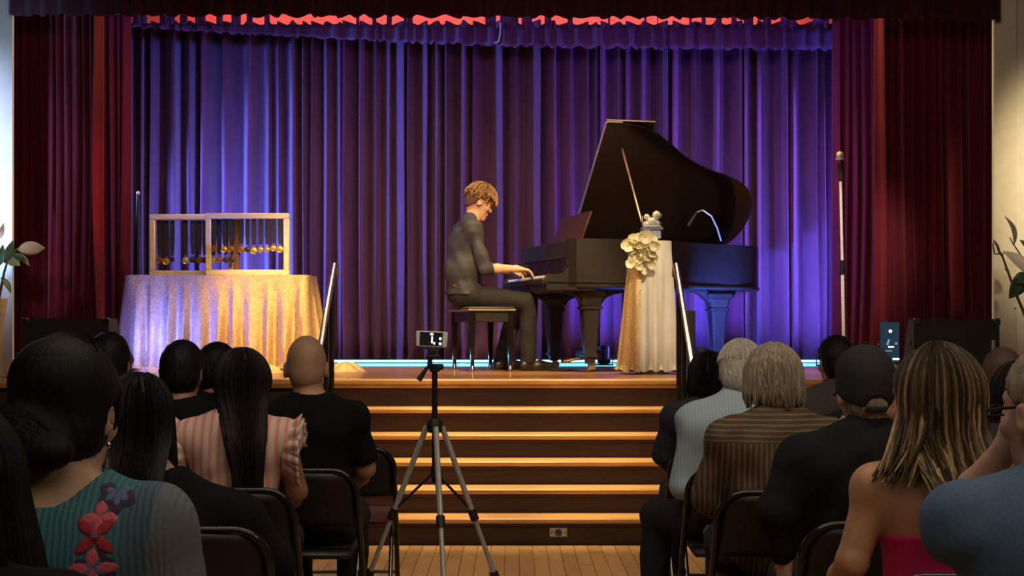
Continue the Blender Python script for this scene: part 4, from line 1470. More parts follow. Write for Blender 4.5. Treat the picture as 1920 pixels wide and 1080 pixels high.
def hand(F, w, d, up, g=1.0, curl=0.5, thumb=1):
    """palm, four fingers and a thumb; d = pointing direction, up = back of the hand"""
    d = V(d).normalized()
    up = V(up)
    up = (up - d * up.dot(d)).normalized()
    s = d.cross(up) * thumb          # towards the thumb
    w = V(w)
    rot = Matrix((s, d, up)).transposed()
    F.ell(w + d * 0.048 * g, (0.040 * g, 0.056 * g, 0.017 * g), 0.012, rot)
    F.rc(w, w + d * 0.03 * g, 0.026 * g, 0.022 * g, 0.02)
    for i, (off, ln) in enumerate(((0.029, 0.078), (0.010, 0.088), (-0.010, 0.082), (-0.029, 0.064))):
        p0 = w + d * (0.088 * g) + s * (off * g)
        ang = curl * 0.5
        pts, rs = [w + d * 0.05 * g + s * off * 0.8 * g, p0], [0.012 * g, 0.0105 * g]
        p_ = p0
        dd = (d + s * off * 2.0).normalized()
        for q, f in enumerate((0.45, 0.32, 0.23)):
            ang += curl * (0.45 if q else 0.25)
            v = dd * math.cos(ang) - up * math.sin(ang)
            p_ = p_ + v * (ln * f * g)
            pts.append(p_)
            rs.append((0.0098 - 0.0011 * (q + 1)) * g)
        F.chain(pts, rs, 0.004)
    t0 = w + d * 0.02 * g + s * 0.026 * g
    t1 = w + d * 0.05 * g + s * 0.052 * g - up * 0.008 * g
    t2 = w + d * 0.078 * g + s * 0.060 * g - up * (0.014 + 0.012 * curl) * g
    t3 = w + d * 0.100 * g + s * 0.058 * g - up * (0.016 + 0.024 * curl) * g
    F.chain([t0, t1, t2, t3], [0.015 * g, 0.0125 * g, 0.011 * g, 0.009 * g], 0.006)


def head_shape(F, H, Hm, g=1.0, face=True):
    def P(x, y, z):
        return H + Hm @ (V((x, y, z)) * g)

    def E(c, r, k=0.02, op='add', rot=None):
        F.ell(P(*c), tuple(q * g for q in r), k * g, Hm if rot is None else Hm @ rot, op)
    E((0, -0.005, 0.02), (0.076, 0.098, 0.100), 0.0)
    E((0, 0.040, -0.062), (0.055, 0.056, 0.074), 0.035)
    E((0, -0.045, -0.03), (0.062, 0.052, 0.06), 0.03)
    if face:
        E((0, 0.078, 0.030), (0.050, 0.020, 0.020), 0.02)
        for sx in (-1, 1):
            E((sx * 0.031, 0.097, 0.004), (0.017, 0.012, 0.011), 0.012, 'sub')
            E((sx * 0.031, 0.080, 0.003), (0.013, 0.013, 0.011), 0.004)
            E((sx * 0.045, 0.070, -0.028), (0.020, 0.022, 0.020), 0.02)
        F.rc(P(0, 0.092, 0.010), P(0, 0.116, -0.030), 0.007 * g, 0.0115 * g, 0.012 * g)
        for sx in (-1, 1):
            F.rc(P(sx * 0.010, 0.102, -0.034), P(0, 0.110, -0.034), 0.008 * g, 0.009 * g, 0.006 * g)
        E((0, 0.098, -0.066), (0.022, 0.010, 0.0065), 0.006)
        E((0, 0.096, -0.079), (0.020, 0.010, 0.007), 0.006)
        E((0, 0.084, -0.112), (0.026, 0.018, 0.020), 0.02)
    for sx in (-1, 1):
        er = Euler((R(-12), 0, sx * R(-22))).to_matrix()
        E((sx * 0.081, -0.008, -0.012), (0.011, 0.021, 0.033), 0.008, rot=er)
        E((sx * 0.092, -0.002, -0.008), (0.008, 0.010, 0.018), 0.005, 'sub', rot=er)


def body_field(J, Hm, h, w=1.0, g=1.0, gh=1.0, belly=0.0, hands=(), arm=1.0, face=True, hands_detail=True, legs=True):
    pts = list(J.values())
    lo = [min(p_[i] for p_ in pts) - 0.20 for i in range(3)]
    hi = [max(p_[i] for p_ in pts) + 0.20 for i in range(3)]
    F = Field(lo, hi, h)
    torso(F, J, 0.0, w, g, belly)
    F.rc(J['neck'] - V((0, 0, 0.03)), J['head'] + Hm @ V((0, -0.022, -0.06)), 0.058 * g, 0.054 * g, 0.04)
    head_shape(F, J['head'], Hm, gh, face)
    for s_ in 'lr':
        A = F.like() if False else F
        F.rc(J['sh' + s_], J['el' + s_], 0.050 * g * arm, 0.039 * g * arm, 0.03)
        F.rc(J['el' + s_], L3(J['el' + s_], J['wr' + s_], 0.4), 0.040 * g * arm, 0.038 * g * arm, 0.015)
        F.rc(L3(J['el' + s_], J['wr' + s_], 0.4), J['wr' + s_], 0.038 * g * arm, 0.027 * g * arm, 0.015)
        hd = dict(hands).get(s_)
        if hd:
            hand(F, J['wr' + s_], *hd)
        else:
            d = (J['wr' + s_] - J['el' + s_]).normalized()
            hand(F, J['wr' + s_], (d.x, d.y, d.z * 0.3), (0, 0, 1), g, 0.45, 1 if s_ == 'l' else -1)
        if legs:
            F.rc(J['hip' + s_], J['kn' + s_], 0.083 * g, 0.058 * g, 0.04)
            F.rc(J['kn' + s_], L3(J['kn' + s_], J['an' + s_], 0.35), 0.057 * g, 0.056 * g, 0.03)
            F.rc(L3(J['kn' + s_], J['an' + s_], 0.35), J['an' + s_], 0.056 * g, 0.038 * g, 0.03)
            F.rc(J['an' + s_] - V((0, 0, 0.03)), J['to' + s_], 0.042 * g, 0.028 * g, 0.03)
    return F


def shirt_mesh(J, Hm, h, mat, w=1.0, g=1.0, belly=0.0, sleeve='long', collar=False, neck_r=0.070, neck_dz=0.02, e=0.013, fold=0.004, seed=0, hem=None, cut_top=None, neck_dx=0.0, neck_dy=0.0, sleeve_t=0.62, puff=0.0, name='shirt', loose=0.0):
    pts = [J[k] for k in J if k[:2] not in ('kn', 'an', 'to')]
    lo = [min(p_[i] for p_ in pts) - 0.2 for i in range(3)]
    hi = [max(p_[i] for p_ in pts) + 0.2 for i in range(3)]
    F = Field(lo, hi, h)
    torso(F, J, e, w, g, belly + loose)
    if sleeve != 'none':
        for s_ in 'lr':
            S = F.like()
            sh, el, wr = J['sh' + s_], J['el' + s_], J['wr' + s_]
            if sleeve == 'long':
                S.rc(sh, el, 0.062 * g + puff, 0.053 * g + puff, 0.03)
                end = V(L3(el, wr, 0.9))
                S.rc(el, end, 0.053 * g + puff, 0.040 * g, 0.02)
                d = (wr - el).normalized()
            elif sleeve == 'rolled':
                S.rc(sh, el, 0.064 * g, 0.056 * g, 0.03)
                end = V(L3(el, wr, 0.20))
                S.rc(el, end, 0.054 * g, 0.050 * g, 0.02)
                d = (wr - el).normalized()
            else:
                end = V(L3(sh, el, sleeve_t))
                S.rc(sh, end, 0.064 * g + puff * 0.7, 0.060 * g + puff, 0.03)
                d = (el - sh).normalized()
            S.rc(end + d * 0.03 + d * 0.10, end + d * 0.26, 0.12, 0.12, 0.0, 'sub')
            F.merge(S, 0.035)
    rg_ = random.Random(seed)
    a = [rg_.uniform(0, 6.28) for _ in range(8)]
    if fold:
        def rip(X, Y, Z):
            return fold * (np.sin(26 * Z + 14 * X + 5 * np.sin(9 * X + a[0]) + a[1]) * 0.5 + np.sin(38 * X - 20 * Z + 4 * np.sin(11 * Z + a[2]) + a[3]) * 0.4 + np.sin(60 * (Z * 0.5 + Y) + a[4]) * 0.25)
        F.ripple(rip)
    nk = J['neck'] + V((neck_dx, neck_dy, neck_dz))
    if collar:
        K = F.like()
        ax = (J['head'] - J['neck'])
        ax.z *= 0.6
        ax = ax.normalized()
        K.rc(J['neck'] - ax * 0.01, J['neck'] + ax * 0.038, 0.074 * g, 0.066 * g, 0.0)
        K.half(J['neck'] + ax * 0.045 + V((0, 0, 0.004)), ax + V((0, 0.25, 0)))
        F.merge(K, 0.012)
        F.rc(J['neck'] - V((0, 0, 0.06)), J['neck'] + ax * 0.25, 0.0590 * g, 0.060 * g, 0.0, 'sub')
    elif cut_top is None:
        F.ell(nk + V((0, 0, neck_r * 0.45)), (neck_r * 1.05, neck_r * 1.15, neck_r), 0.006, op='sub')
        F.rc(nk, nk + V((0, 0, 0.3)), neck_r * 0.9, neck_r * 0.9, 0.006, 'sub')
    if cut_top is not None:
        F.half((0, 0, cut_top), (0, 0.10, 1))
    if hem is not None:
        F.half((0, 0, hem), (0, 0, -1))
    return F.mesh(name, mat)


def trousers_mesh(J, h, mat, g=1.0, short=1.0, name='trousers', w=1.0):
    pts = [J[k] for k in J if k[:2] in ('hi', 'kn', 'an', 'pe')]
    lo = [min(p_[i] for p_ in pts) - 0.24 for i in range(3)]
    hi = [max(p_[i] for p_ in pts) + 0.24 for i in range(3)]
    F = Field(lo, hi, h)
    F.ell(J['pelvis'], (0.178 * w * g, 0.137 * g, 0.122 * g), 0.04)
    F.ell(J['pelvis'] + V((0, 0, 0.07)), (0.150 * w * g, 0.118 * g, 0.10 * g), 0.05)
    for s_ in 'lr':
        F.rc(J['hip' + s_], J['kn' + s_], 0.096 * g, 0.074 * g, 0.05)
        F.rc(J['kn' + s_], J['an' + s_] + V((0, 0, -0.01)), 0.073 * g, 0.064 * g, 0.03)
    F.ripple(lambda X, Y, Z: 0.0035 * (np.sin(34 * Z + 22 * Y + 8 * X) * 0.6 + np.sin(50 * Y - 25 * Z + 18 * X) * 0.5))
    F.half((0, 0, min(J['anl'].z, J['anr'].z) - 0.045), (0, 0, -1))
    return F.mesh(name, mat)


def shoe_mesh(a, t, mat, g=1.0):
    a, t = V(a), V(t)
    lo = [min(a[i], t[i]) - 0.09 for i in range(3)]
    hi = [max(a[i], t[i]) + 0.09 for i in range(3)]
    F = Field(lo, hi, 0.010)
    z0 = a.z - 0.10 * g
    d = (t - a)
    d.z = 0
    d = d.normalized()
    heel = V((a.x, a.y, z0 + 0.045)) - d * 0.04 * g
    toe = V((t.x, t.y, z0 + 0.040)) + d * 0.03 * g
    F.chain([heel, L3(heel, toe, 0.55), toe], [0.045 * g, 0.048 * g, 0.036 * g], 0.03)
    F.rc(V((a.x, a.y, z0 + 0.10)), heel, 0.042 * g, 0.042 * g, 0.04)
    F.half((0, 0, z0), (0, 0, -1))
    return F.mesh('shoe', mat)


# ---- hair
def hair_mat(name, c1, c2, rough=0.42, attr=None):
    return M(name, c1, rough, col2=c2, scale=46, stretch=(2.2, 2.2, 0.22), bump=0.35, spec=0.22, attr=attr)


def hair_cap(H, Hm, h, mat, thick=0.014, line=((0.080, 0.062), (-0.070, -0.105)), ears=True, g=1.0, extra=None, front=0.0, tex=0.0035, name='hair', crown=0.0):
    m = 0.26 * g
    F = Field(tuple(H[i] - m for i in range(3)), tuple(H[i] + m * 0.9 for i in range(3)), h)

    def P(x, y, z):
        return H + Hm @ (V((x, y, z)) * g)
    F.ell(P(0, -0.006 + front * 0.5, 0.024 + crown * 0.5), ((0.076 + thick) * g, (0.098 + thick + front * 0.5) * g, (0.100 + thick + crown * 0.5) * g), 0.0, Hm)
    F.ell(P(0, -0.045, -0.035), ((0.062 + thick) * g, (0.055 + thick) * g, (0.062 + thick * 0.5) * g), 0.03, Hm)
    rg_ = random.Random(int(abs(H.x) * 1000))
    a = rg_.uniform(0, 6)

    def rip(X, Y, Z):
        th = np.arctan2(X - H.x, -(Y - H.y))
        return tex * (np.sin(34 * th + 8 * np.sin(16 * (Z - H.z)) + a) * 0.6 + np.sin(57 * th - 10 * (Z - H.z) + 2 * a) * 0.45)
    F.ripple(rip)
    (y1, z1), (y2, z2) = line
    n_ = Hm @ V((0, (z1 - z2), -(y1 - y2)))
    F.half(P(0, y1, z1), n_)
    if ears:
        for sx in (-1, 1):
            F.ell(P(sx * 0.092, 0.004, -0.020), (0.034 * g, 0.028 * g, 0.042 * g), 0.006, Hm, 'sub')
    if extra:
        extra(F, P, Hm)
    return F.mesh(name, mat)


def locks(H, Hm, n_, seed, az=(-130, 130), rad=(0.090, 0.112, 0.116), a0=(0.1, 0.9), ae=1.7, end=(-0.30, -0.20), r0=0.010, wave=0.006, wfreq=26, spread=0.0, drift=(0, 0), pull=0.0, cols=None, g=1.0, seg=15, jit=0.006, ymin=None, back=None, aj=0.0):
    rg_ = random.Random(seed)
    mb, col = MB(), []
    for _ in range(n_):
        phi = R(rg_.uniform(*az))
        dv = V((math.sin(phi), -math.cos(phi), 0))
        al0 = rg_.uniform(*a0)
        ae_ = ae + rg_.uniform(-aj, aj)
        off = rg_.uniform(-jit, jit)
        zend = rg_.uniform(*end) - 0.05 * abs(math.cos(phi)) * (1 if end[0] < -0.2 else 0)
        pts = []
        n1 = seg // 2
        for k in range(n1):
            al = al0 + (ae_ - al0) * k / (n1 - 1)
            pts.append(V(((rad[0] + off) * dv.x * math.sin(al), (rad[1] + off) * dv.y * math.sin(al), 0.02 + (rad[2] + off) * math.cos(al))))
        last = pts[-1]
        ph, ph2 = rg_.uniform(0, 6.28), rg_.uniform(0, 6.28)
        sp = rg_.uniform(0.5, 1.2) * spread
        if zend < last.z:
            n2 = seg - n1
            for k in range(1, n2 + 1):
                t = k / n2
                z = last.z + (zend - last.z) * t
                q = V((last.x, last.y, z)) + dv * (sp * t) + V((drift[0], drift[1], 0)) * t * t
                q.x *= (1 - pull * math.sin(math.pi * t * 0.5) * 0.6)
                q += V((math.sin(wfreq * z + ph), math.sin(wfreq * z * 0.9 + ph2), 0)) * wave * t
                if back is not None and dv.y < -0.15:
                    bt = min(1.0, max(0.0, (-0.07 - z) / 0.12))
                    tgt = -back - rg_.uniform(0, 0.012)
                    if q.y > tgt:
                        q.y += (tgt - q.y) * bt
                pts.append(q)
        N = len(pts)
        rs = [r0 * g * min(1.0, 0.45 + 1.4 * i / N) * (1.0 if i < N * 0.7 else 1.0 - 0.8 * (i / (N - 1) - 0.7) / 0.3) for i in range(N)]
        v0 = len(mb.v)
        mb.tube([H + Hm @ (p_ * g) for p_ in pts], rs, 6, flat=0.6)
        if cols:
            c = rg_.choice(cols)
            k_ = rg_.uniform(0.75, 1.2)
            dark = cols[0]
            nv = len(mb.v) - v0
            for i in range(nv):
                t = (i // 6) / max(1, N - 1)
                mixr = min(1, max(0, 1.6 * t))
                col.append(tuple((dark[q] * (1 - mixr) * 0.8 + c[q] * mixr) * k_ for q in range(3)))
    return mb, col


def lock_mesh(name, mbc, mat):
    mb, col = mbc
    me = mb.mesh(name, mat, angle=80)
    if col:
        a = me.color_attributes.new('Col', 'FLOAT_COLOR', 'POINT')
        a.data.foreach_set('color', [q for c in col for q in (*c, 1.0)])
    return me


M_BLACKHAIR = hair_mat('black_hair', (0.005, 0.0045, 0.0045), (0.0022, 0.002, 0.002), 0.6)
M_DARKHAIR = hair_mat('dark_brown_hair', (0.009, 0.006, 0.0045), (0.0045, 0.003, 0.0025), 0.6)
M_WHITEHAIR = hair_mat('white_hair', (0.52, 0.49, 0.43), (0.36, 0.33, 0.28), 0.6)
M_GREYHAIR = hair_mat('grey_hair', (0.36, 0.31, 0.23), (0.19, 0.155, 0.11), 0.6)
S_TAN = skin('tan', (0.42, 0.23, 0.14))
S_FAIR = skin('fair', (0.60, 0.36, 0.25))
S_BROWN = skin('brown', (0.30, 0.15, 0.085))
S_OLIVE = skin('olive', (0.44, 0.28, 0.18))
M_BLACKCLOTH = M('black_cotton', (0.0045, 0.0045, 0.005), 0.95, spec=0.2, scale=60, bump=0.08, bscale=300)
M_CHARCOAL = M('charcoal_cotton', (0.012, 0.0115, 0.012), 0.95, spec=0.2, scale=60, bump=0.08, bscale=300)
M_TROUSER = M('dark_trouser', (0.012, 0.012, 0.015), 0.9, scale=60, bump=0.06, bscale=300)
M_SHOE = M('black_shoe', (0.012, 0.011, 0.010), 0.4, scale=30)


def person(label, x, y, J, sk, shirt=None, rz=0.0, head=(0, 0, 0), h=0.009, w=1.0, g=1.0, gh=1.0, belly=0.0, hands=(), arm=1.0, trousers=M_TROUSER, z=0.0, face=True, shoes=True, hs=None):
    Hm = Euler((R(head[0]), R(head[1]), R(head[2])), 'XYZ').to_matrix()
    F = body_field(J, Hm, h, w, g, gh, belly, hands, arm, face)
    me = F.mesh('person', sk)
    o = link('person', me)
    o.location = (x, y, z)
    o.rotation_euler = (0, 0, rz)
    tag(o, label, 'person')
    if shirt:
        sd = dict(shirt)
        nm = sd.pop('name', 'shirt')
        link(nm, shirt_mesh(J, Hm, hs or h, sd.pop('mat'), w=w, g=g, belly=belly, name=nm, **sd), o)
    if trousers:
        link('trousers', trousers_mesh(J, max(0.011, h), trousers, g, w=w), o)
    if shoes:
        for s_ in 'lr':
            link('shoe', shoe_mesh(J['an' + s_], J['to' + s_], M_SHOE, g), o)
    return o, J['head'], Hm

# ------------------------------------------------------------------ the pianist
JP = dict(pelvis=V((0, -0.07, 0.665)), waist=V((0, -0.085, 0.86)), chest=V((0, -0.070, 1.07)), neck=V((0, -0.015, 1.315)), head=V((0, 0.060, 1.475)),
          shl=V((-0.195, -0.045, 1.225)), shr=V((0.195, -0.045, 1.225)),
          ell=V((-0.25, 0.08, 0.91)), elr=V((0.255, 0.055, 0.885)),
          wrl=V((-0.20, 0.36, 0.885)), wrr=V((0.20, 0.345, 0.885)),
          hipl=V((-0.10, 0.0, 0.645)), hipr=V((0.10, 0.0, 0.645)),
          knl=V((-0.14, 0.44, 0.60)), knr=V((0.14, 0.47, 0.60)),
          anl=V((-0.13, 0.30, 0.105)), anr=V((0.13, 0.47, 0.105)), tol=V((-0.14, 0.46, 0.05)), tor=V((0.13, 0.64, 0.05)))
M_PSHIRT = M('pianist_shirt', (0.042, 0.041, 0.043), 0.75, col2=(0.030, 0.029, 0.031), scale=60, stretch=(1, 1, 0.6), bump=0.9, bscale=11)
pian, pH, pHm = person('young man in a dark rolled sleeve shirt playing the piano', -0.345, 12.58, JP, skin('pianist', (0.72, 0.40, 0.24)),
                       dict(mat=M_PSHIRT, sleeve='rolled', collar=True, fold=0.011, seed=3, e=0.022, loose=0.035, hem=0.66),
                       rz=R(-90) + PA, head=(-24, 0, 0), h=0.0085, g=1.08, gh=1.10, z=STAGE,
                       hands=(('r', ((0.0, 1, -0.10), (0, 0, 1), 1.1, 0.75, -1)), ('l', ((0.0, 1, -0.10), (0, 0, 1), 1.1, 0.75, 1))),
                       trousers=M('pianist_trousers', (0.014, 0.012, 0.012), 0.85, scale=60, bump=0.06, bscale=250))
M_BROWNHAIR = hair_mat('toplit_brown_hair', (0.42, 0.25, 0.095), (0.16, 0.08, 0.03), 0.5)  # golden light from overhead put into the colour of the top hair
M_NAPE = hair_mat('brown_hair', (0.15, 0.075, 0.032), (0.075, 0.036, 0.016), 0.5)
hr = link('hair', hair_cap(pH, pHm, 0.007, M_NAPE, 0.010, ((0.080, 0.070), (-0.080, -0.075)), True, 1.1), pian)
link('hair_top', lock_mesh('hair_top', locks(pH, pHm, 170, 5, az=(-180, 180), rad=(0.097, 0.120, 0.130), a0=(0.0, 0.6), ae=1.12, aj=0.28, end=(0.0, 0.07), r0=0.013, wave=0.016, wfreq=40, spread=0.012, jit=0.014, g=1.1), M_BROWNHAIR), pian)
link('fringe', lock_mesh('fringe', locks(pH, pHm, 46, 6, az=(125, 235), rad=(0.095, 0.118, 0.122), a0=(0.1, 0.6), ae=1.12, aj=0.12, end=(0.03, 0.06), r0=0.011, wave=0.012, wfreq=40, spread=0.012, g=1.1), M_BROWNHAIR), pian)
bl = MB().tube([V((-0.15, -0.06, 0.735)), V((-0.12, -0.19, 0.735)), V((0, -0.215, 0.735)), V((0.12, -0.19, 0.735)), V((0.165, -0.07, 0.735)), V((0.13, 0.06, 0.74))], 0.016, 8, flat=0.5)
bl.build('belt', M('brown_belt', (0.10, 0.045, 0.02), 0.5), pian)

# ------------------------------------------------------------------ audience, left block
blk = dict(mat=M_BLACKCLOTH, fold=0.004)


def long_hair(p_, H, Hm, mat, seed, end, h=0.008, n_=150, az=(-125, 125), cols=None, thick=0.016, **kw):
    link('hair', hair_cap(H, Hm, h, mat if not cols else M_DARKHAIR, thick, ((0.085, 0.055), (-0.03, -0.16)), False), p_)
    return link('long_hair', lock_mesh('long_hair', locks(H, Hm, n_, seed, az=az, end=end, cols=cols, **kw), mat), p_)


def seat(x, y, rz, label):
    chair(x, y - 0.03, rz, label)


# bald man in a black T-shirt
J = joints(1.325, 1.02, hdx=-0.025)
p, H, Hm = person('bald man in a black T-shirt seated before the left handrail', -0.86, 6.15, J, S_TAN, dict(mat=M_BLACKCLOTH, sleeve='short', sleeve_t=0.75, fold=0.004, seed=1, puff=0.002), w=1.02, g=1.05, gh=1.10, head=(-4, 0, 6))
link('stubble', hair_cap(H, Hm, 0.009, M('shaved_stubble', (0.30, 0.175, 0.105), 0.6, col2=(0.34, 0.20, 0.12), scale=30), 0.0012, ((0.04, 0.04), (-0.075, -0.085)), True, 1.10, tex=0.0), p)
MB().tube([H + Hm @ V(q) for q in ((-0.088, 0.0, 0.012), (-0.092, 0.05, 0.008), (-0.088, 0.11, 0.005))], 0.0035, 6).tube([H + Hm @ V(q) for q in ((0.088, 0.0, 0.012), (0.092, 0.05, 0.008), (0.088, 0.11, 0.005))], 0.0035, 6).tube([H + Hm @ V(q) for q in ((-0.088, 0.11, 0.005), (-0.04, 0.125, 0.005), (0, 0.122, 0.012), (0.04, 0.125, 0.005), (0.088, 0.11, 0.005))], 0.003, 6).build('glasses', m_black_plastic, p)
seat(-0.86, 6.15, 0, 'black folding chair holding the bald man in the black T-shirt')

# empty chair on the aisle
c = chair(-0.80, 7.18, R(2), 'empty black folding chair with a dark red seat pad beside the tripod')
for k in kids(c):
    if k.name.startswith('seat'):
        k.data = k.data.copy()
        k.data.materials[0] = M('red_vinyl', (0.10, 0.016, 0.018), 0.5, scale=100, bump=0.1)

# woman with long dark hair in a striped blouse
m_pink = stripe_mat('pink_stripe_cotton', (0.62, 0.25, 0.20), (0.60, 0.47, 0.40), 0.034, 0.42)
J = joints(1.275, 1.0, dx=0.03)
p, H, Hm = person('woman with long dark hair in a pink striped ruffle sleeve blouse', -1.052, 5.42, J, S_BROWN, dict(mat=m_pink, sleeve='short', sleeve_t=0.12, fold=0.004, seed=2, e=0.014, neck_r=0.075, name='blouse', loose=0.01), head=(0, 0, 14), h=0.0085)
for sx in (-1, 1):
    sh = J['shr' if sx > 0 else 'shl']
    for lay, (r_, ln, a0_) in enumerate(((0.082, 0.075, 15), (0.082, 0.065, -20))):
        def fn(i, j, sx=sx, sh=sh, r_=r_, ln=ln, a0_=a0_, lay=lay):
            a = R(-75 + 245 * i / 60)
            t = j / 6
            wv = math.sin(i * 0.95 + lay) * 0.014 * t
            c = V((sx * (0.006 + 0.012 * lay), -math.cos(a) * r_ * 0.85, math.sin(a) * r_ * 1.05 - 0.045))
            dr = V((sx * 0.9, -math.cos(a) * 0.45, math.sin(a) * 0.55 - 0.30 * lay)).normalized()
            return sh + c + dr * (ln * t) + V((wv * 0.3 * sx, -math.cos(a) * wv, math.sin(a) * wv))
        ro = MB().grid(61, 7, fn).build('ruffle', m_pink, p, angle=80)
        sm = ro.modifiers.new('cloth_thickness', 'SOLIDIFY')
        sm.thickness = 0.003
long_hair(p, H, Hm, M_DARKHAIR, 21, (-0.46, -0.30), n_=190, az=(-115, 118), r0=0.012, wave=0.010, wfreq=14, spread=0.010, pull=0.95, rad=(0.098, 0.118, 0.112), back=0.205, drift=(0.03, 0))
seat(-1.01, 5.43, 0, 'black folding chair under the woman in the pink striped blouse')

# dark haired man, plain black top
J = joints(1.30)
p, H, Hm = person('dark haired man in black seated behind the striped woman toward the stage', -1.43, 6.2, J, S_BROWN, dict(sleeve='short', seed=4, **blk), head=(0, 0, -6), h=0.010)
link('hair', hair_cap(H, Hm, 0.009, M_BLACKHAIR, 0.018, ((0.085, 0.055), (-0.07, -0.12)), True), p)
seat(-1.43, 6.2, 0, 'folding chair of the dark haired man between the black haired woman and striped woman')
# person further forward, head turned
J = joints(1.275)
p, H, Hm = person('person with dark hair in the front row just left of the striped woman\'s head', -1.46, 7.1, J, S_BROWN, dict(sleeve='short', seed=5, **blk), head=(0, 0, -35), h=0.010)
link('hair', hair_cap(H, Hm, 0.009, M_BLACKHAIR, 0.020, ((0.085, 0.055), (-0.05, -0.14)), False), p)
seat(-1.46, 7.1, 0, 'front row folding chair hidden behind the dark haired man in black')
# man by the loudspeaker
J = joints(1.335)
p, H, Hm = person('man with short black hair seated before the left loudspeaker', -1.86, 6.6, J, S_TAN, dict(sleeve='short', seed=6, **blk), head=(0, 0, 4), h=0.010, gh=1.05)
link('hair', hair_cap(H, Hm, 0.009, M_BLACKHAIR, 0.016, ((0.08, 0.06), (-0.07, -0.115)), True, 1.05), p)
seat(-1.86, 6.6, 0, 'folding chair of the man seated before the left loudspeaker')

# woman with straight black hair
J = joints(1.20, 1.18, dx=-0.06, hdx=-0.09, shl=(-0.19, 0.0, 0.80), shr=(0.185, 0.0, 0.775), chest=(-0.02, -0.005, 0.73), waist=(0, 0, 0.66), neck=(-0.07, 0.01, 0.925), elr=(0.27, 0.06, 0.64), wrr=(0.20, 0.26, 0.63), ell=(-0.25, 0.06, 0.66), wrl=(-0.18, 0.26, 0.64))
p, H, Hm = person('woman with straight black shoulder length hair in a black jacket', -1.02, 4.42, J, S_TAN, dict(sleeve='long', seed=7, mat=M_BLACKCLOTH, fold=0.006, puff=0.02, e=0.022, name='jacket'), w=1.18, h=0.009)
long_hair(p, H, Hm, M_BLACKHAIR, 31, (-0.34, -0.28), n_=210, az=(-120, 120), r0=0.011, wave=0.003, wfreq=12, spread=0.02, rad=(0.096, 0.118, 0.114), back=0.19)
seat(-0.93, 4.42, 0, 'folding chair under the woman with straight black hair')

# woman in the embroidered teal blouse
m_teal = bpy.data.materials.new('teal_knit_blouse')
m_teal.use_nodes = True
nt = m_teal.node_tree
bs = nt.nodes['Principled BSDF']
bs.inputs['Roughness'].default_value = 0.85
tcn = nt.nodes.new('ShaderNodeTexCoord')
sep = nt.nodes.new('ShaderNodeSeparateXYZ')
nt.links.new(tcn.outputs['Object'], sep.inputs[0])


def nmath(op, a, b=0.0):
    q = nt.nodes.new('ShaderNodeMath')
    q.operation = op
    for i_, v in enumerate((a, b)):
        if isinstance(v, (int, float)):
            q.inputs[i_].default_value = v
        else:
            nt.links.new(v, q.inputs[i_])
    return q.outputs[0]


def nmix(f, a, b):
    q = nt.nodes.new('ShaderNodeMix')
    q.data_type = 'RGBA'
    nt.links.new(f, q.inputs['Factor'])
    for nm_, v in (('A', a), ('B', b)):
        if isinstance(v, tuple):
            q.inputs[nm_].default_value = (*v, 1)
        else:
            nt.links.new(v, q.inputs[nm_])
    return q.outputs['Result']


xs_ = nmath('ADD', sep.outputs['X'], nmath('MULTIPLY', sep.outputs['Z'], -0.15))
wv = nt.nodes.new('ShaderNodeTexWave')
wv.inputs['Scale'].default_value = 26
wv.inputs['Distortion'].default_value = 2.0
nt.links.new(tcn.outputs['Object'], wv.inputs['Vector'])
nzt = nt.nodes.new('ShaderNodeTexNoise')
nzt.inputs['Scale'].default_value = 70
nt.links.new(tcn.outputs['Object'], nzt.inputs['Vector'])
teal = nmix(wv.outputs['Fac'], (0.022, 0.105, 0.13), (0.045, 0.16, 0.19))
blueb = nmix(wv.outputs['Fac'], (0.035, 0.085, 0.13), (0.06, 0.125, 0.175))
grey = nmix(nzt.outputs['Fac'], (0.085, 0.10, 0.12), (0.14, 0.16, 0.18))
out = nmix(nmath('GREATER_THAN', xs_, -0.004), teal, blueb)
out = nmix(nmath('GREATER_THAN', xs_, 0.046), out, grey)
nt.links.new(out, bs.inputs['Base Color'])
bmp = nt.nodes.new('ShaderNodeBump')
bmp.inputs['Strength'].default_value = 0.4
bmp.inputs['Distance'].default_value = 0.004
nt.links.new(wv.outputs['Fac'], bmp.inputs['Height'])
nt.links.new(bmp.outputs[0], bs.inputs['Normal'])

J = joints(1.325, 1.02, hdx=-0.01, dx=0.015, elr=(0.235, 0.04, 0.75))
p, H, Hm = person('woman with a black hair bun in a teal embroidered blouse', -0.885, 2.82, J, S_OLIVE, dict(mat=m_teal, sleeve='long', seed=8, e=0.018, fold=0.004, puff=0.014, neck_r=0.098, neck_dz=0.0, neck_dx=-0.022, neck_dy=-0.03, name='blouse', loose=0.012), head=(-6, 0, -10), w=1.02, h=0.0075, gh=1.04)


def bun(F, P, Hm_):
    F.ell(P(-0.035, -0.112, -0.045), (0.078, 0.052, 0.070), 0.02, Hm_)
    F.ell(P(0.012, -0.120, -0.075), (0.062, 0.045, 0.040), 0.02, Hm_)
    F.ell(P(0, -0.05, 0.06), (0.092, 0.10, 0.085), 0.03, Hm_)


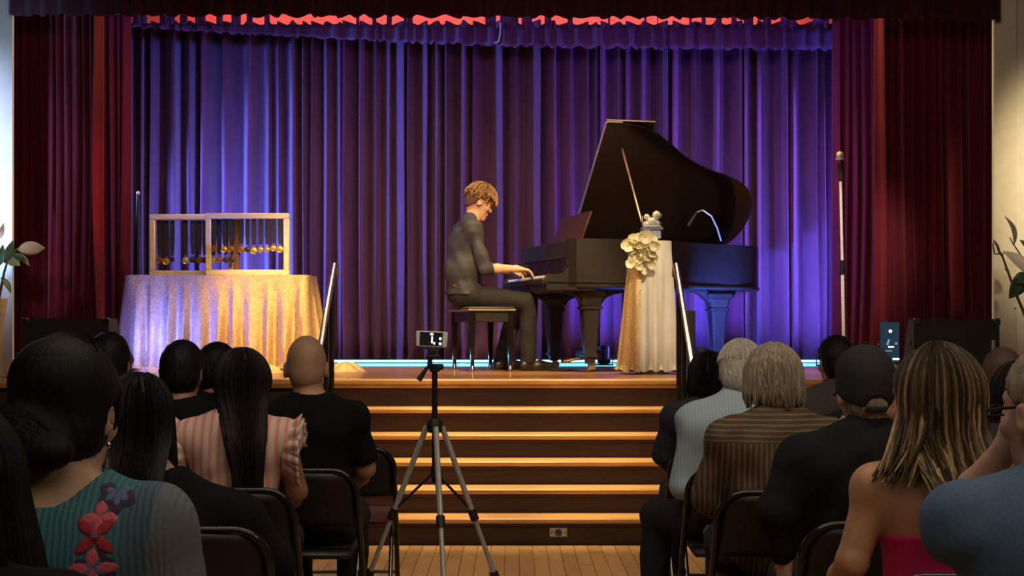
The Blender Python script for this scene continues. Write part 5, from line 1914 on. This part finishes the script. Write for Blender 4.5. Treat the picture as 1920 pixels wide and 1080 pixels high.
link('hair', hair_cap(H, Hm, 0.007, M_BLACKHAIR, 0.020, ((0.085, 0.055), (-0.03, -0.14)), True, 1.04, extra=bun, tex=0.003), p)
mb = MB()
rb = random.Random(9)
for k in range(70):
    # strands swept from the crown down and round the bun
    s0 = rb.uniform(-1, 1)
    a_ = rb.uniform(0.2, 1.0)
    pts = []
    for q in range(9):
        t = q / 8
        al = 0.3 + t * 1.25
        az_ = s0 * 1.5 * (1 - 0.55 * t)
        pts.append(V((0.101 * math.sin(al) * math.sin(az_), -0.120 * math.sin(al) * math.cos(az_), 0.03 + 0.122 * math.cos(al))))
    mb.tube([H + Hm @ (q * 1.04) for q in pts], 0.0075, 5, flat=0.6)
for k in range(34):
    # coils of the bun
    r_ = rb.uniform(0.012, 0.066)
    st = rb.uniform(0, 6.28)
    pts = []
    for q in range(10):
        a_ = st + q * 0.42
        rr_ = r_ * (1 - 0.03 * q) + 0.006 * math.sin(2.3 * q + k)
        pts.append(V((-0.032 + rr_ * 1.05 * math.cos(a_), -0.112 - 0.050 * math.sqrt(max(0, 1 - (rr_ / 0.075) ** 2)), -0.050 + rr_ * 0.85 * math.sin(a_))))
    mb.tube([H + Hm @ (q * 1.04) for q in pts], [0.004 + 0.004 * math.sin(math.pi * q / 9) for q in range(10)], 5)
mb.build('bun_strands', M_BLACKHAIR, p, angle=80)
er = H + Hm @ (V((0.089, -0.012, -0.060)) * 1.04)
MB().ball(er, (0.005, 0.005, 0.007), 8, 6).tube([er, er - V((0, 0, 0.022))], 0.0012, 5).tube([er - V((0, 0, 0.02)), er - V((0, 0, 0.045))], [0.003, 0.0045], 8).build('earring', m_chrome, p)
# embroidery: petals laid on the blouse back
bl_o = [k for k in kids(p) if k.name.startswith('blouse')][0]
bvh = BVHTree.FromPolygons([v.co for v in bl_o.data.vertices], [tuple(q.vertices) for q in bl_o.data.polygons])
m_emb = {'pink': M('pink_thread', (0.55, 0.10, 0.14), 0.8, scale=150, bump=0.3), 'red': M('red_thread', (0.34, 0.018, 0.035), 0.8, scale=150, bump=0.3),
         'navy': M('violet_thread', (0.035, 0.018, 0.055), 0.8, scale=150, bump=0.3), 'blue': M('blue_thread', (0.10, 0.14, 0.32), 0.8, scale=150, bump=0.3), 'teal': M('sea_green_thread', (0.06, 0.17, 0.17), 0.8, scale=150, bump=0.3)}
SB = F_PX / 2.72


def emb(poly, colr, lift=0.0015):
    """poly: outline in photo pixels of the blouse's back; laid on the cloth"""
    cx, cy = sum(q[0] for q in poly) / len(poly), sum(q[1] for q in poly) / len(poly)
    n_ = len(poly)
    dense = []
    for i_ in range(n_):
        a_, b_ = poly[i_], poly[(i_ + 1) % n_]
        for k_ in range(4):
            dense.append((a_[0] + (b_[0] - a_[0]) * k_ / 4, a_[1] + (b_[1] - a_[1]) * k_ / 4))
    rings = [[(cx + (q[0] - cx) * f, cy + (q[1] - cy) * f) for q in dense] for f in (0.02, 0.35, 0.7, 1.0)]

    def pr(q, lf):
        X = (q[0] - 960) / SB - p.location.x
        Z = CAM_Z - (q[1] - HY) / SB
        hit = bvh.ray_cast(V((X, -0.6, Z)), V((0, 1, 0)))
        if hit[0] is None:
            return None
        return hit[0] + hit[1] * lf
    m_ = len(dense)
    vs_, ok = [], True
    for lf in (lift, -0.004):
        for k_, rg2 in enumerate(rings):
            for q in rg2:
                v = pr(q, lf if not (lf > 0 and k_ == 3) else lf * 0.3)
                if v is None:
                    return
                vs_.append(v)
    fs_ = []
    for k_ in range(3):
        for i_ in range(m_):
            j_ = (i_ + 1) % m_
            fs_.append((k_ * m_ + i_, k_ * m_ + j_, (k_ + 1) * m_ + j_, (k_ + 1) * m_ + i_))
    o4 = 4 * m_
    for i_ in range(m_):
        j_ = (i_ + 1) % m_
        fs_.append((3 * m_ + i_, 3 * m_ + j_, o4 + 3 * m_ + j_, o4 + 3 * m_ + i_))
    MB().add(vs_, fs_).build('embroidered_petal', m_emb[colr], p, angle=60)


def petal2(c, ang, L, W):
    out_ = []
    for k_ in range(10):
        t = k_ / 9
        out_.append((L * t, W * math.sin(math.pi * t) ** 0.8))
    out_ += [(L * (1 - k_ / 9), -W * math.sin(math.pi * (1 - k_ / 9)) ** 0.8) for k_ in range(1, 9)]
    ca, sa = math.cos(R(ang)), math.sin(R(ang))
    return [(c[0] + a_ * ca - b_ * sa, c[1] + a_ * sa + b_ * ca) for a_, b_ in out_]


for cx, cy, flip in ((208, 930, 1), (180, 1062, -1)):
    for ang, colr, L_, W_ in ((-65, 'navy', 40, 15), (-20, 'navy', 38, 15), (25, 'navy', 42, 16), (75, 'navy', 38, 14), (150, 'navy', 34, 13), (205, 'navy', 34, 12)):
        emb(petal2((cx, cy), ang, L_, W_), colr)
        emb(petal2((cx, cy), ang, L_ * 0.65, W_ * 0.5), 'blue', 0.0025)
for ang in (10, 90, 170, 270):
    emb(petal2((187, 970), ang, 34 if ang in (10, 170) else 30, 11), 'pink', 0.003)
for ang in (0, 90, 180, 270):
    emb(petal2((180, 1062), ang, 44 if ang in (0, 180) else 38, 12), 'pink', 0.003)
emb([(205, 905), (238, 902), (242, 909), (222, 912)], 'pink', 0.004)
for ang in (-45, 45, 135, 225):
    emb(petal2((182, 1003), ang, 46, 11), 'red', 0.0035)
emb([(172, 994), (192, 994), (192, 1012), (172, 1012)], 'red', 0.006)
emb([(176, 998), (188, 998), (188, 1008), (176, 1008)], 'teal', 0.008)
seat(-0.885, 2.82, 0, 'folding chair under the woman in the teal embroidered blouse')

# person in black at the very left edge
J = joints(1.245, 1.05)
p, H, Hm = person('person in black with dark hair at the very left edge of the picture', -0.845, 2.06, J, S_TAN, dict(mat=M_BLACKCLOTH, sleeve='long', seed=10, e=0.02, fold=0.004, puff=0.015, name='jacket'), w=1.05, h=0.010)
long_hair(p, H, Hm, M_BLACKHAIR, 41, (-0.46, -0.34), n_=200, r0=0.013, spread=0.075, rad=(0.112, 0.125, 0.116))
seat(-0.845, 2.06, 0, 'folding chair under the person in black at the left edge')

# ------------------------------------------------------------------ audience, right block
# woman behind the blue shirt
J = joints(1.225)
p, H, Hm = person('dark haired woman in a dark patterned top half hidden by the pale blue shirt', 0.975, 7.1, J, S_TAN, dict(mat=M('dark_print', (0.010, 0.010, 0.014), 0.9, col2=(0.03, 0.03, 0.05), scale=90), sleeve='long', seed=11, name='blouse'), h=0.010)
long_hair(p, H, Hm, M_BLACKHAIR, 51, (-0.16, -0.10), n_=90, r0=0.012)
seat(0.975, 7.1, 0, 'front row folding chair in front of the man in the pale blue shirt')

# white haired man in a blue shirt
m_blue = stripe_mat('pale_blue_shirt', (0.30, 0.40, 0.48), (0.38, 0.47, 0.54), 0.014, 0.5, yoke_z=None)
J = joints(1.305, 0.98, dx=0.02, hdx=0.03, ell=(-0.205, 0.02, 0.69), wrl=(-0.12, 0.25, 0.62), knl=(-0.28, 0.38, 0.52), anl=(-0.30, 0.40, 0.10), tol=(-0.33, 0.55, 0.045))
p, H, Hm = person('white haired man in a pale blue striped shirt beside the stairs', 0.945, 6.2, J, S_TAN, dict(mat=m_blue, sleeve='long', collar=True, seed=12, fold=0.006, e=0.018, loose=0.012, puff=0.006), head=(-8, 0, -12), w=0.98, gh=1.05)
link('hair', hair_cap(H, Hm, 0.008, M_WHITEHAIR, 0.012, ((0.075, 0.062), (-0.075, -0.105)), True, 1.05, tex=0.004), p)
link('hair_top', lock_mesh('hair_top', locks(H, Hm, 110, 61, az=(-150, 150), rad=(0.087, 0.109, 0.112), a0=(0.0, 0.9), ae=1.35, end=(0.02, 0.05), r0=0.009, wave=0.004, g=1.05, jit=0.004), M_WHITEHAIR), p)
seat(0.95, 6.2, 0, 'black folding chair under the man in the pale blue shirt')

# grey haired man in a brown striped shirt
m_brown = stripe_mat('brown_stripe_shirt', (0.062, 0.038, 0.016), (0.15, 0.105, 0.056), 0.019, 0.66, yoke_z=0.955)
J = joints(1.285, 1.08, hdx=-0.005, ell=(-0.255, 0.05, 0.74), wrl=(-0.18, 0.24, 0.66), elr=(0.255, 0.05, 0.74))
p, H, Hm = person('grey haired man in a brown striped shirt on a folding chair', 0.985, 5.34, J, S_TAN, dict(mat=m_brown, sleeve='long', collar=True, seed=13, fold=0.006, e=0.02, loose=0.015, puff=0.008), head=(-4, 0, 8), w=1.08, gh=1.06)
link('hair', hair_cap(H, Hm, 0.008, M_GREYHAIR, 0.018, ((0.080, 0.060), (-0.065, -0.125)), True, 1.06, tex=0.005), p)
link('hair_top', lock_mesh('hair_top', locks(H, Hm, 190, 62, az=(-140, 140), rad=(0.094, 0.117, 0.117), a0=(0.0, 1.0), ae=1.65, end=(-0.095, -0.045), r0=0.009, wave=0.006, wfreq=40, g=1.06, jit=0.006), M_GREYHAIR), p)
seat(0.955, 5.36, 0, 'black folding chair under the man in the brown striped shirt')

# man in grey brown jacket
J = joints(1.325, 1.08)
p, H, Hm = person('dark haired man in a grey brown jacket in the front row', 1.60, 7.05, J, S_TAN, dict(mat=M('grey_brown_wool', (0.055, 0.048, 0.042), 0.9, scale=80, bump=0.1, bscale=250), sleeve='long', collar=True, seed=14, fold=0.004, e=0.022, puff=0.01, name='jacket'), head=(0, 0, 12), w=1.08, h=0.010)
link('hair', hair_cap(H, Hm, 0.009, M_BLACKHAIR, 0.014, ((0.08, 0.06), (-0.075, -0.105)), True), p)
seat(1.60, 7.05, 0, 'front row folding chair of the man in the grey brown jacket')

# man in the black cap
J = joints(1.285, 1.22, dx=0.01, ell=(-0.285, -0.03, 0.80), wrl=(-0.255, 0.03, 0.645), elr=(0.27, 0.05, 0.77))
p, H, Hm = person('man in a black baseball cap and black shirt', 1.115, 4.52, J, S_FAIR, dict(mat=M_CHARCOAL, sleeve='long', collar=True, seed=15, fold=0.006, e=0.02, puff=0.012, loose=0.012), head=(-2, 0, 5), w=1.22, gh=1.05,
                  hands=(('l', ((0.05, 0.25, -1), (-1, -0.3, 0), 1.05, 0.7, 1)),))
link('hair', hair_cap(H, Hm, 0.008, M_GREYHAIR, 0.006, ((0.07, 0.05), (-0.075, -0.10)), True, 1.05), p)
Fc = Field(tuple(H[i] - 0.22 for i in range(3)), tuple(H[i] + 0.26 for i in range(3)), 0.007)


def PC(x, y, z):
    return H + Hm @ (V((x, y, z)) * 1.05)


Fc.ell(PC(0, -0.004, 0.028), (0.094, 0.117, 0.117), 0, Hm)
Fc.ell(PC(0, -0.008, -0.015), (0.0935, 0.116, 0.13), 0.01, Hm)
Fc.ell(PC(0, 0.02, 0.075), (0.080, 0.09, 0.068), 0.03, Hm)
Fc.half(PC(0, 0.10, 0.028), Hm @ V((0, 0.36, -1)))
Fc.ell(PC(0, -0.112, -0.046), (0.037, 0.05, 0.034), 0.004, Hm, 'sub')
capo = link('baseball_cap', Fc.mesh('baseball_cap', M('black_twill', (0.009, 0.009, 0.010), 0.85, scale=80, bump=0.1, bscale=300)), p)
mb = MB()
mb.grid(13, 5, lambda i, j: PC((i / 12 * 2 - 1) * 0.064, 0.09 + (0.085 * j / 4) * math.sqrt(max(0, 1 - ((i / 12 * 2 - 1) * 0.9) ** 2)), 0.028 - 0.028 * (i / 12 * 2 - 1) ** 2 - 0.01 * j / 4))
bri = mb.build('brim', M('black_twill', (0.009, 0.009, 0.010), 0.85), capo)
sm = bri.modifiers.new('brim_thickness', 'SOLIDIFY')
sm.thickness = 0.006
MB().tube([PC(0.040 * math.sin(t), -0.104 - 0.010 * math.cos(t), -0.047 - 0.003 * math.cos(t)) for t in (-1.4, -0.9, -0.4, 0, 0.4, 0.9, 1.4)], 0.009, 8, flat=0.4).build('strap', M('black_twill', (0.009, 0.009, 0.010), 0.85), capo)
MB().ball(PC(0, -0.004, 0.148), (0.008, 0.008, 0.005), 8, 6).build('button', M('black_twill', (0.009, 0.009, 0.010), 0.85), capo)
ck = J['neck']
MB().tube([ck + V((-0.078, 0.0, 0.048)), ck + V((-0.088, 0.02, 0.015)), ck + V((-0.082, 0.05, -0.02))], [0.008, 0.016, 0.012], 8, flat=0.4).build('shirt_collar', M('white_collar', (0.6, 0.55, 0.45), 0.8), p)
seat(1.09, 4.53, 0, 'black folding chair under the man in the black cap')

# blonde woman in the pink strapless dress
m_dress = M('fuchsia_crepe', (0.62, 0.016, 0.115), 0.75, col2=(0.54, 0.012, 0.095), scale=10, bump=0.05, bscale=200)
J = joints(1.30, 1.0, dx=0.0, hdx=-0.005, ell=(-0.235, -0.02, 0.79), wrl=(-0.24, 0.20, 0.66))
p, H, Hm = person('woman with highlighted blonde hair in a pink strapless dress', 1.085, 3.62, J, skin('sun', (0.50, 0.265, 0.145)), dict(mat=m_dress, sleeve='none', seed=16, fold=0.002, e=0.010, cut_top=0.855, name='dress'), head=(0, 0, 50), h=0.007, gh=1.06, trousers=m_dress)
BC = [(0.055, 0.038, 0.022), (0.14, 0.095, 0.050), (0.36, 0.25, 0.125), (0.58, 0.43, 0.23), (0.18, 0.125, 0.065), (0.075, 0.050, 0.030)]
m_blonde = hair_mat('blonde_streaked_hair', (1, 1, 1), (0.62, 0.60, 0.58), 0.4, attr='Col')
link('hair', hair_cap(H, Hm, 0.008, M('hair_roots', (0.060, 0.042, 0.025), 0.5, col2=(0.035, 0.024, 0.014), scale=50, stretch=(2.2, 2.2, .22)), 0.017, ((0.088, 0.045), (-0.02, -0.17)), False, 1.06, extra=lambda F, P, Hm_: (F.ell(H + V((0.004, -0.085, -0.115)), (0.088, 0.060, 0.125), 0.03), F.ell(H + V((0.01, -0.165, -0.20)), (0.075, 0.035, 0.065), 0.04))), p)
HmB = Euler((0, 0, R(14))).to_matrix()
link('long_hair', lock_mesh('long_hair', locks(H, HmB, 480, 71, az=(-80, 150), a0=(0.0, 0.75), ae=1.75, aj=0.12, end=(-0.29, -0.20), r0=0.0095, wave=0.013, wfreq=24, spread=0.012, back=0.185, rad=(0.101, 0.122, 0.121), cols=BC, g=1.06, seg=20, jit=0.007), m_blonde), p)
link('flipped_ends', lock_mesh('flipped_ends', locks(H, HmB, 40, 72, az=(-88, -45), a0=(0.2, 0.8), ae=1.75, end=(-0.185, -0.150), r0=0.010, wave=0.010, wfreq=20, spread=0.020, drift=(-0.07, -0.05), rad=(0.102, 0.122, 0.121), cols=BC, g=1.06, seg=20), m_blonde), p)
seat(1.09, 3.62, 0, 'folding chair under the blonde woman in pink')

# person holding up a phone
J = joints(1.20, 1.0, elr=(0.23, 0.22, 0.93), wrr=(0.20, 0.255, 1.165))
p, H, Hm = person('person with dark hair holding up a phone between the cap and the blonde hair', 1.50, 6.2, J, S_FAIR, dict(mat=M_CHARCOAL, sleeve='long', seed=17, fold=0.004), h=0.0085, hands=(('r', ((-0.05, 0.05, 1), (0.6, -0.8, 0), 1.0, 0.55, 1)),))
link('hair', hair_cap(H, Hm, 0.010, M_BLACKHAIR, 0.016, ((0.085, 0.055), (-0.06, -0.13)), False), p)
seat(1.50, 6.2, 0, 'folding chair under the person holding up a phone')
m_scr = M('lit_phone_screen', (0.01, 0.015, 0.02), 0.3, emit=(0.010, 0.030, 0.055), estr=1.0)
m_glow = M('screen_white', (0.5, 0.5, 0.5), 0.3, emit=(0.75, 0.95, 1.0), estr=1.1)
m_glow2 = M('screen_dim', (0.2, 0.2, 0.2), 0.3, emit=(0.16, 0.24, 0.32), estr=1.0)
phY = 6.44
phc = at(1668, 642, phY)
ph = tag(empty('phone', phc), 'lit phone held upright above the audience in front of the right speaker', 'phone')


def ppx(px, py):
    q = at(px, py, phY) - phc
    return q.x, q.z


MB().box((0, 0.004, 0), (0.094, 0.010, 0.190), bev=0.0045).build('phone_body', m_black_plastic, ph)
MB().box((0, -0.002, 0), (0.085, 0.002, 0.178)).build('screen', m_scr, ph, smooth=False)
mrot = Matrix.Rotation(R(90), 3, 'X')
for px, py, r_, mm in ((1669, 621, 0.0080, m_glow), (1680, 644, 0.0060, m_glow2)):
    a_, b_ = ppx(px, py)
    MB().lathe([(r_, 0), (r_, 0.001)], (a_, -0.0032, b_), 14, mrot).build('screen_icon', mm, ph)
for x0, y0, x1, y1, mm in ((1665, 649, 1676, 652, m_glow), (1660, 657, 1672, 659, m_glow2), (1673, 671, 1686, 675, m_glow), (1663, 636, 1667, 647, m_glow2)):
    a_, b_ = ppx((x0 + x1) / 2, (y0 + y1) / 2)
    MB().box((a_, -0.0035, b_), ((x1 - x0) * phY / F_PX, 0.001, (y1 - y0) * phY / F_PX), ry=R(20) if x0 == 1663 else 0).build('screen_icon', mm, ph, smooth=False)

# two people at the right edge, further forward
J = joints(1.27)
p, H, Hm = person('person with cropped reddish brown hair before the right loudspeaker', 2.145, 6.25, J, S_FAIR, dict(sleeve='short', seed=18, mat=M('navy_cotton', (0.012, 0.014, 0.022), 0.9)), h=0.010, gh=1.02)
link('hair', hair_cap(H, Hm, 0.009, hair_mat('reddish_brown_hair', (0.11, 0.065, 0.05), (0.075, 0.043, 0.034), 0.6), 0.008, ((0.075, 0.065), (-0.08, -0.09)), True, 1.02), p)
seat(2.145, 6.25, 0, 'folding chair of the person with cropped reddish hair')
J = joints(1.215)
p, H, Hm = person('person with dark brown hair at the right edge behind the blue T-shirt', 1.90, 5.36, J, S_FAIR, dict(sleeve='short', seed=19, mat=M('navy_cotton', (0.012, 0.014, 0.022), 0.9)), h=0.010)
long_hair(p, H, Hm, M_DARKHAIR, 81, (-0.20, -0.14), n_=80, r0=0.012)
seat(1.91, 5.36, 0, 'folding chair of the dark haired person at the right edge')

# person in the blue T-shirt, hand to face
m_blueT = M('blue_jersey', (0.075, 0.140, 0.245), 0.9, col2=(0.060, 0.115, 0.205), scale=120, bump=0.10, bscale=260)
J = joints(1.325, 1.16, ell=(-0.125, 0.30, 0.965), wrl=(-0.045, 0.185, 1.125))
p, H, Hm = person('person with glasses in a blue T-shirt resting face on hand', 1.095, 2.86, J, S_FAIR, dict(mat=m_blueT, sleeve='short', sleeve_t=0.45, seed=20, fold=0.003, e=0.02, neck_r=0.068, puff=0.012, loose=0.02), head=(-4, 0, 24), w=1.16, h=0.0075, gh=1.05,
                  hands=(('l', ((0.10, -0.30, 1), (-1, -0.3, 0.2), 1.0, 0.8, 1)),))
link('hair', hair_cap(H, Hm, 0.008, M_GREYHAIR, 0.010, ((0.07, 0.065), (-0.08, -0.09)), True, 1.05), p)
MB().tube([H + Hm @ (V(q) * 1.05) for q in ((-0.083, -0.01, 0.012), (-0.086, 0.05, 0.010), (-0.07, 0.105, 0.006))], 0.0032, 6).tube([H + Hm @ (V(q) * 1.05) for q in ((0.083, -0.01, 0.012), (0.086, 0.05, 0.010), (0.07, 0.105, 0.006))], 0.0032, 6).tube([H + Hm @ (V((sx * (0.034 + 0.026 * math.cos(a_)), 0.116, 0.0 + 0.018 * math.sin(a_))) * 1.05) for sx in (-1, 1) for a_ in [q * 0.6 for q in range(11)]], 0.0022, 6).build('glasses', m_black_plastic, p)
seat(1.09, 2.86, 0, 'folding chair under the person in the blue T-shirt')

# ------------------------------------------------------------------ phone on a tripod in the aisle
TYp = 6.3
tp = at(815, 0, TYp)
tr = tag(empty('tripod', (tp.x, TYp, 0)), 'tall silver and black camera tripod standing in the aisle', 'tripod')


def tq(px, py, dy=0.0):
    q = at(px, py, TYp + dy)
    return V((q.x - tp.x, dy, q.z))


hub = tq(815, 798)
MB().tube([tq(815, 690), tq(815, 905)], 0.0125, 12).build('centre_column', m_black_metal, tr)
MB().tube([hub + V((0, 0, 0.03)), hub + V((0, 0, 0.01)), hub - V((0, 0, 0.03))], [0.026, 0.036, 0.030], 12).build('shoulder', m_black_plastic, tr)
MB().tube([tq(815, 697), tq(815, 683)], [0.022, 0.026], 12).box(tq(820, 688), (0.055, 0.04, 0.026), bev=0.006).box(tq(806, 676), (0.022, 0.03, 0.05), bev=0.006).box(tq(812, 668), (0.062, 0.045, 0.016), bev=0.005).build('pan_head', m_black_plastic, tr)
MB().tube([tq(808, 682), tq(799, 692), tq(785, 713)], [0.007, 0.008, 0.013], 8).build('pan_handle', m_black_plastic, tr)
feet = []
for (ax_, ay_) in ((0.355, 0.10), (0.075, -0.40), (-0.40, 0.16)):
    top_ = hub + V((ax_ * 0.09, ay_ * 0.09, -0.005))
    foot = V((ax_, ay_, 0.012))
    d = foot - top_
    l = MB().tube([top_, top_ + d * 0.42], 0.0125, 8).build('leg', m_silver, tr)
    MB().tube([top_ + d * 0.40, top_ + d * 0.72], 0.0105, 8).build('middle_section', m_silver, l)
    MB().tube([top_ + d * 0.70, foot], 0.0085, 8).build('lower_section', m_silver, l)
    for f in (0.42, 0.72):
        MB().tube([top_ + d * (f - 0.025), top_ + d * (f + 0.025)], 0.019, 10).build('leg_lock', m_black_plastic, l)
    MB().tube([foot - V((0, 0, 0.012)), foot + V((0, 0, 0.02))], [0.016, 0.012], 8).build('foot', m_black_plastic, l)
    feet.append((top_ + d * 0.40))
col_b = tq(815, 884)
for q in feet:
    MB().tube([col_b, q], 0.006, 6).build('spreader', m_black_metal, tr)
MB().tube([col_b - V((0, 0, .02)), col_b + V((0, 0, .02))], 0.018, 10).build('spreader_collar', m_black_plastic, tr)
MB().box(tq(811, 658), (0.030, 0.03, 0.028), bev=0.004).box(tq(811, 653), (0.07, 0.022, 0.008), bev=0.002).build('phone_clamp', m_black_plastic, tr)
pc2 = at(809.5, 636, TYp)
pn = tag(empty('phone', pc2 + V((0, -0.004, 0))), 'white phone lying sideways in the tripod clamp', 'phone')
pn.rotation_euler = (0, R(2.5), 0)
MB().box((0, 0, 0), (0.138, 0.009, 0.070), bev=0.0042).build('phone_body', M('white_phone', (0.78, 0.75, 0.66), 0.4, scale=30), pn)
MB().box((-0.002, -0.0048, 0.001), (0.100, 0.0015, 0.058)).build('screen', M('dim_phone_screen', (0.01, 0.01, 0.012), 0.25, emit=(0.004, 0.004, 0.006), estr=1.0), pn, smooth=False)
for cx, cz, sx, sz in ((0.0, 0.022, 0.014, 0.010), (0.002, -0.002, 0.008, 0.030), (0.012, -0.017, 0.010, 0.010)):
    MB().box((cx, -0.006, cz), (sx, 0.001, sz)).build('screen_picture', M('screen_white2', (0.5, 0.5, 0.5), 0.3, emit=(0.9, 0.9, 1.0), estr=0.9), pn, smooth=False)
for cz in (0.004, -0.018):
    MB().lathe([(0.0065, 0), (0.0065, 0.001)], (0.038, -0.0055, cz), 14, Matrix.Rotation(R(90), 3, 'X')).build('screen_button', m_glow, pn)
MB().lathe([(0.005, 0), (0.005, 0.001)], (0.060, -0.0046, 0), 14, Matrix.Rotation(R(90), 3, 'X')).build('home_button', M('white_phone', (0.58, 0.55, 0.46), 0.4), pn)
bpy.context.view_layer.update()
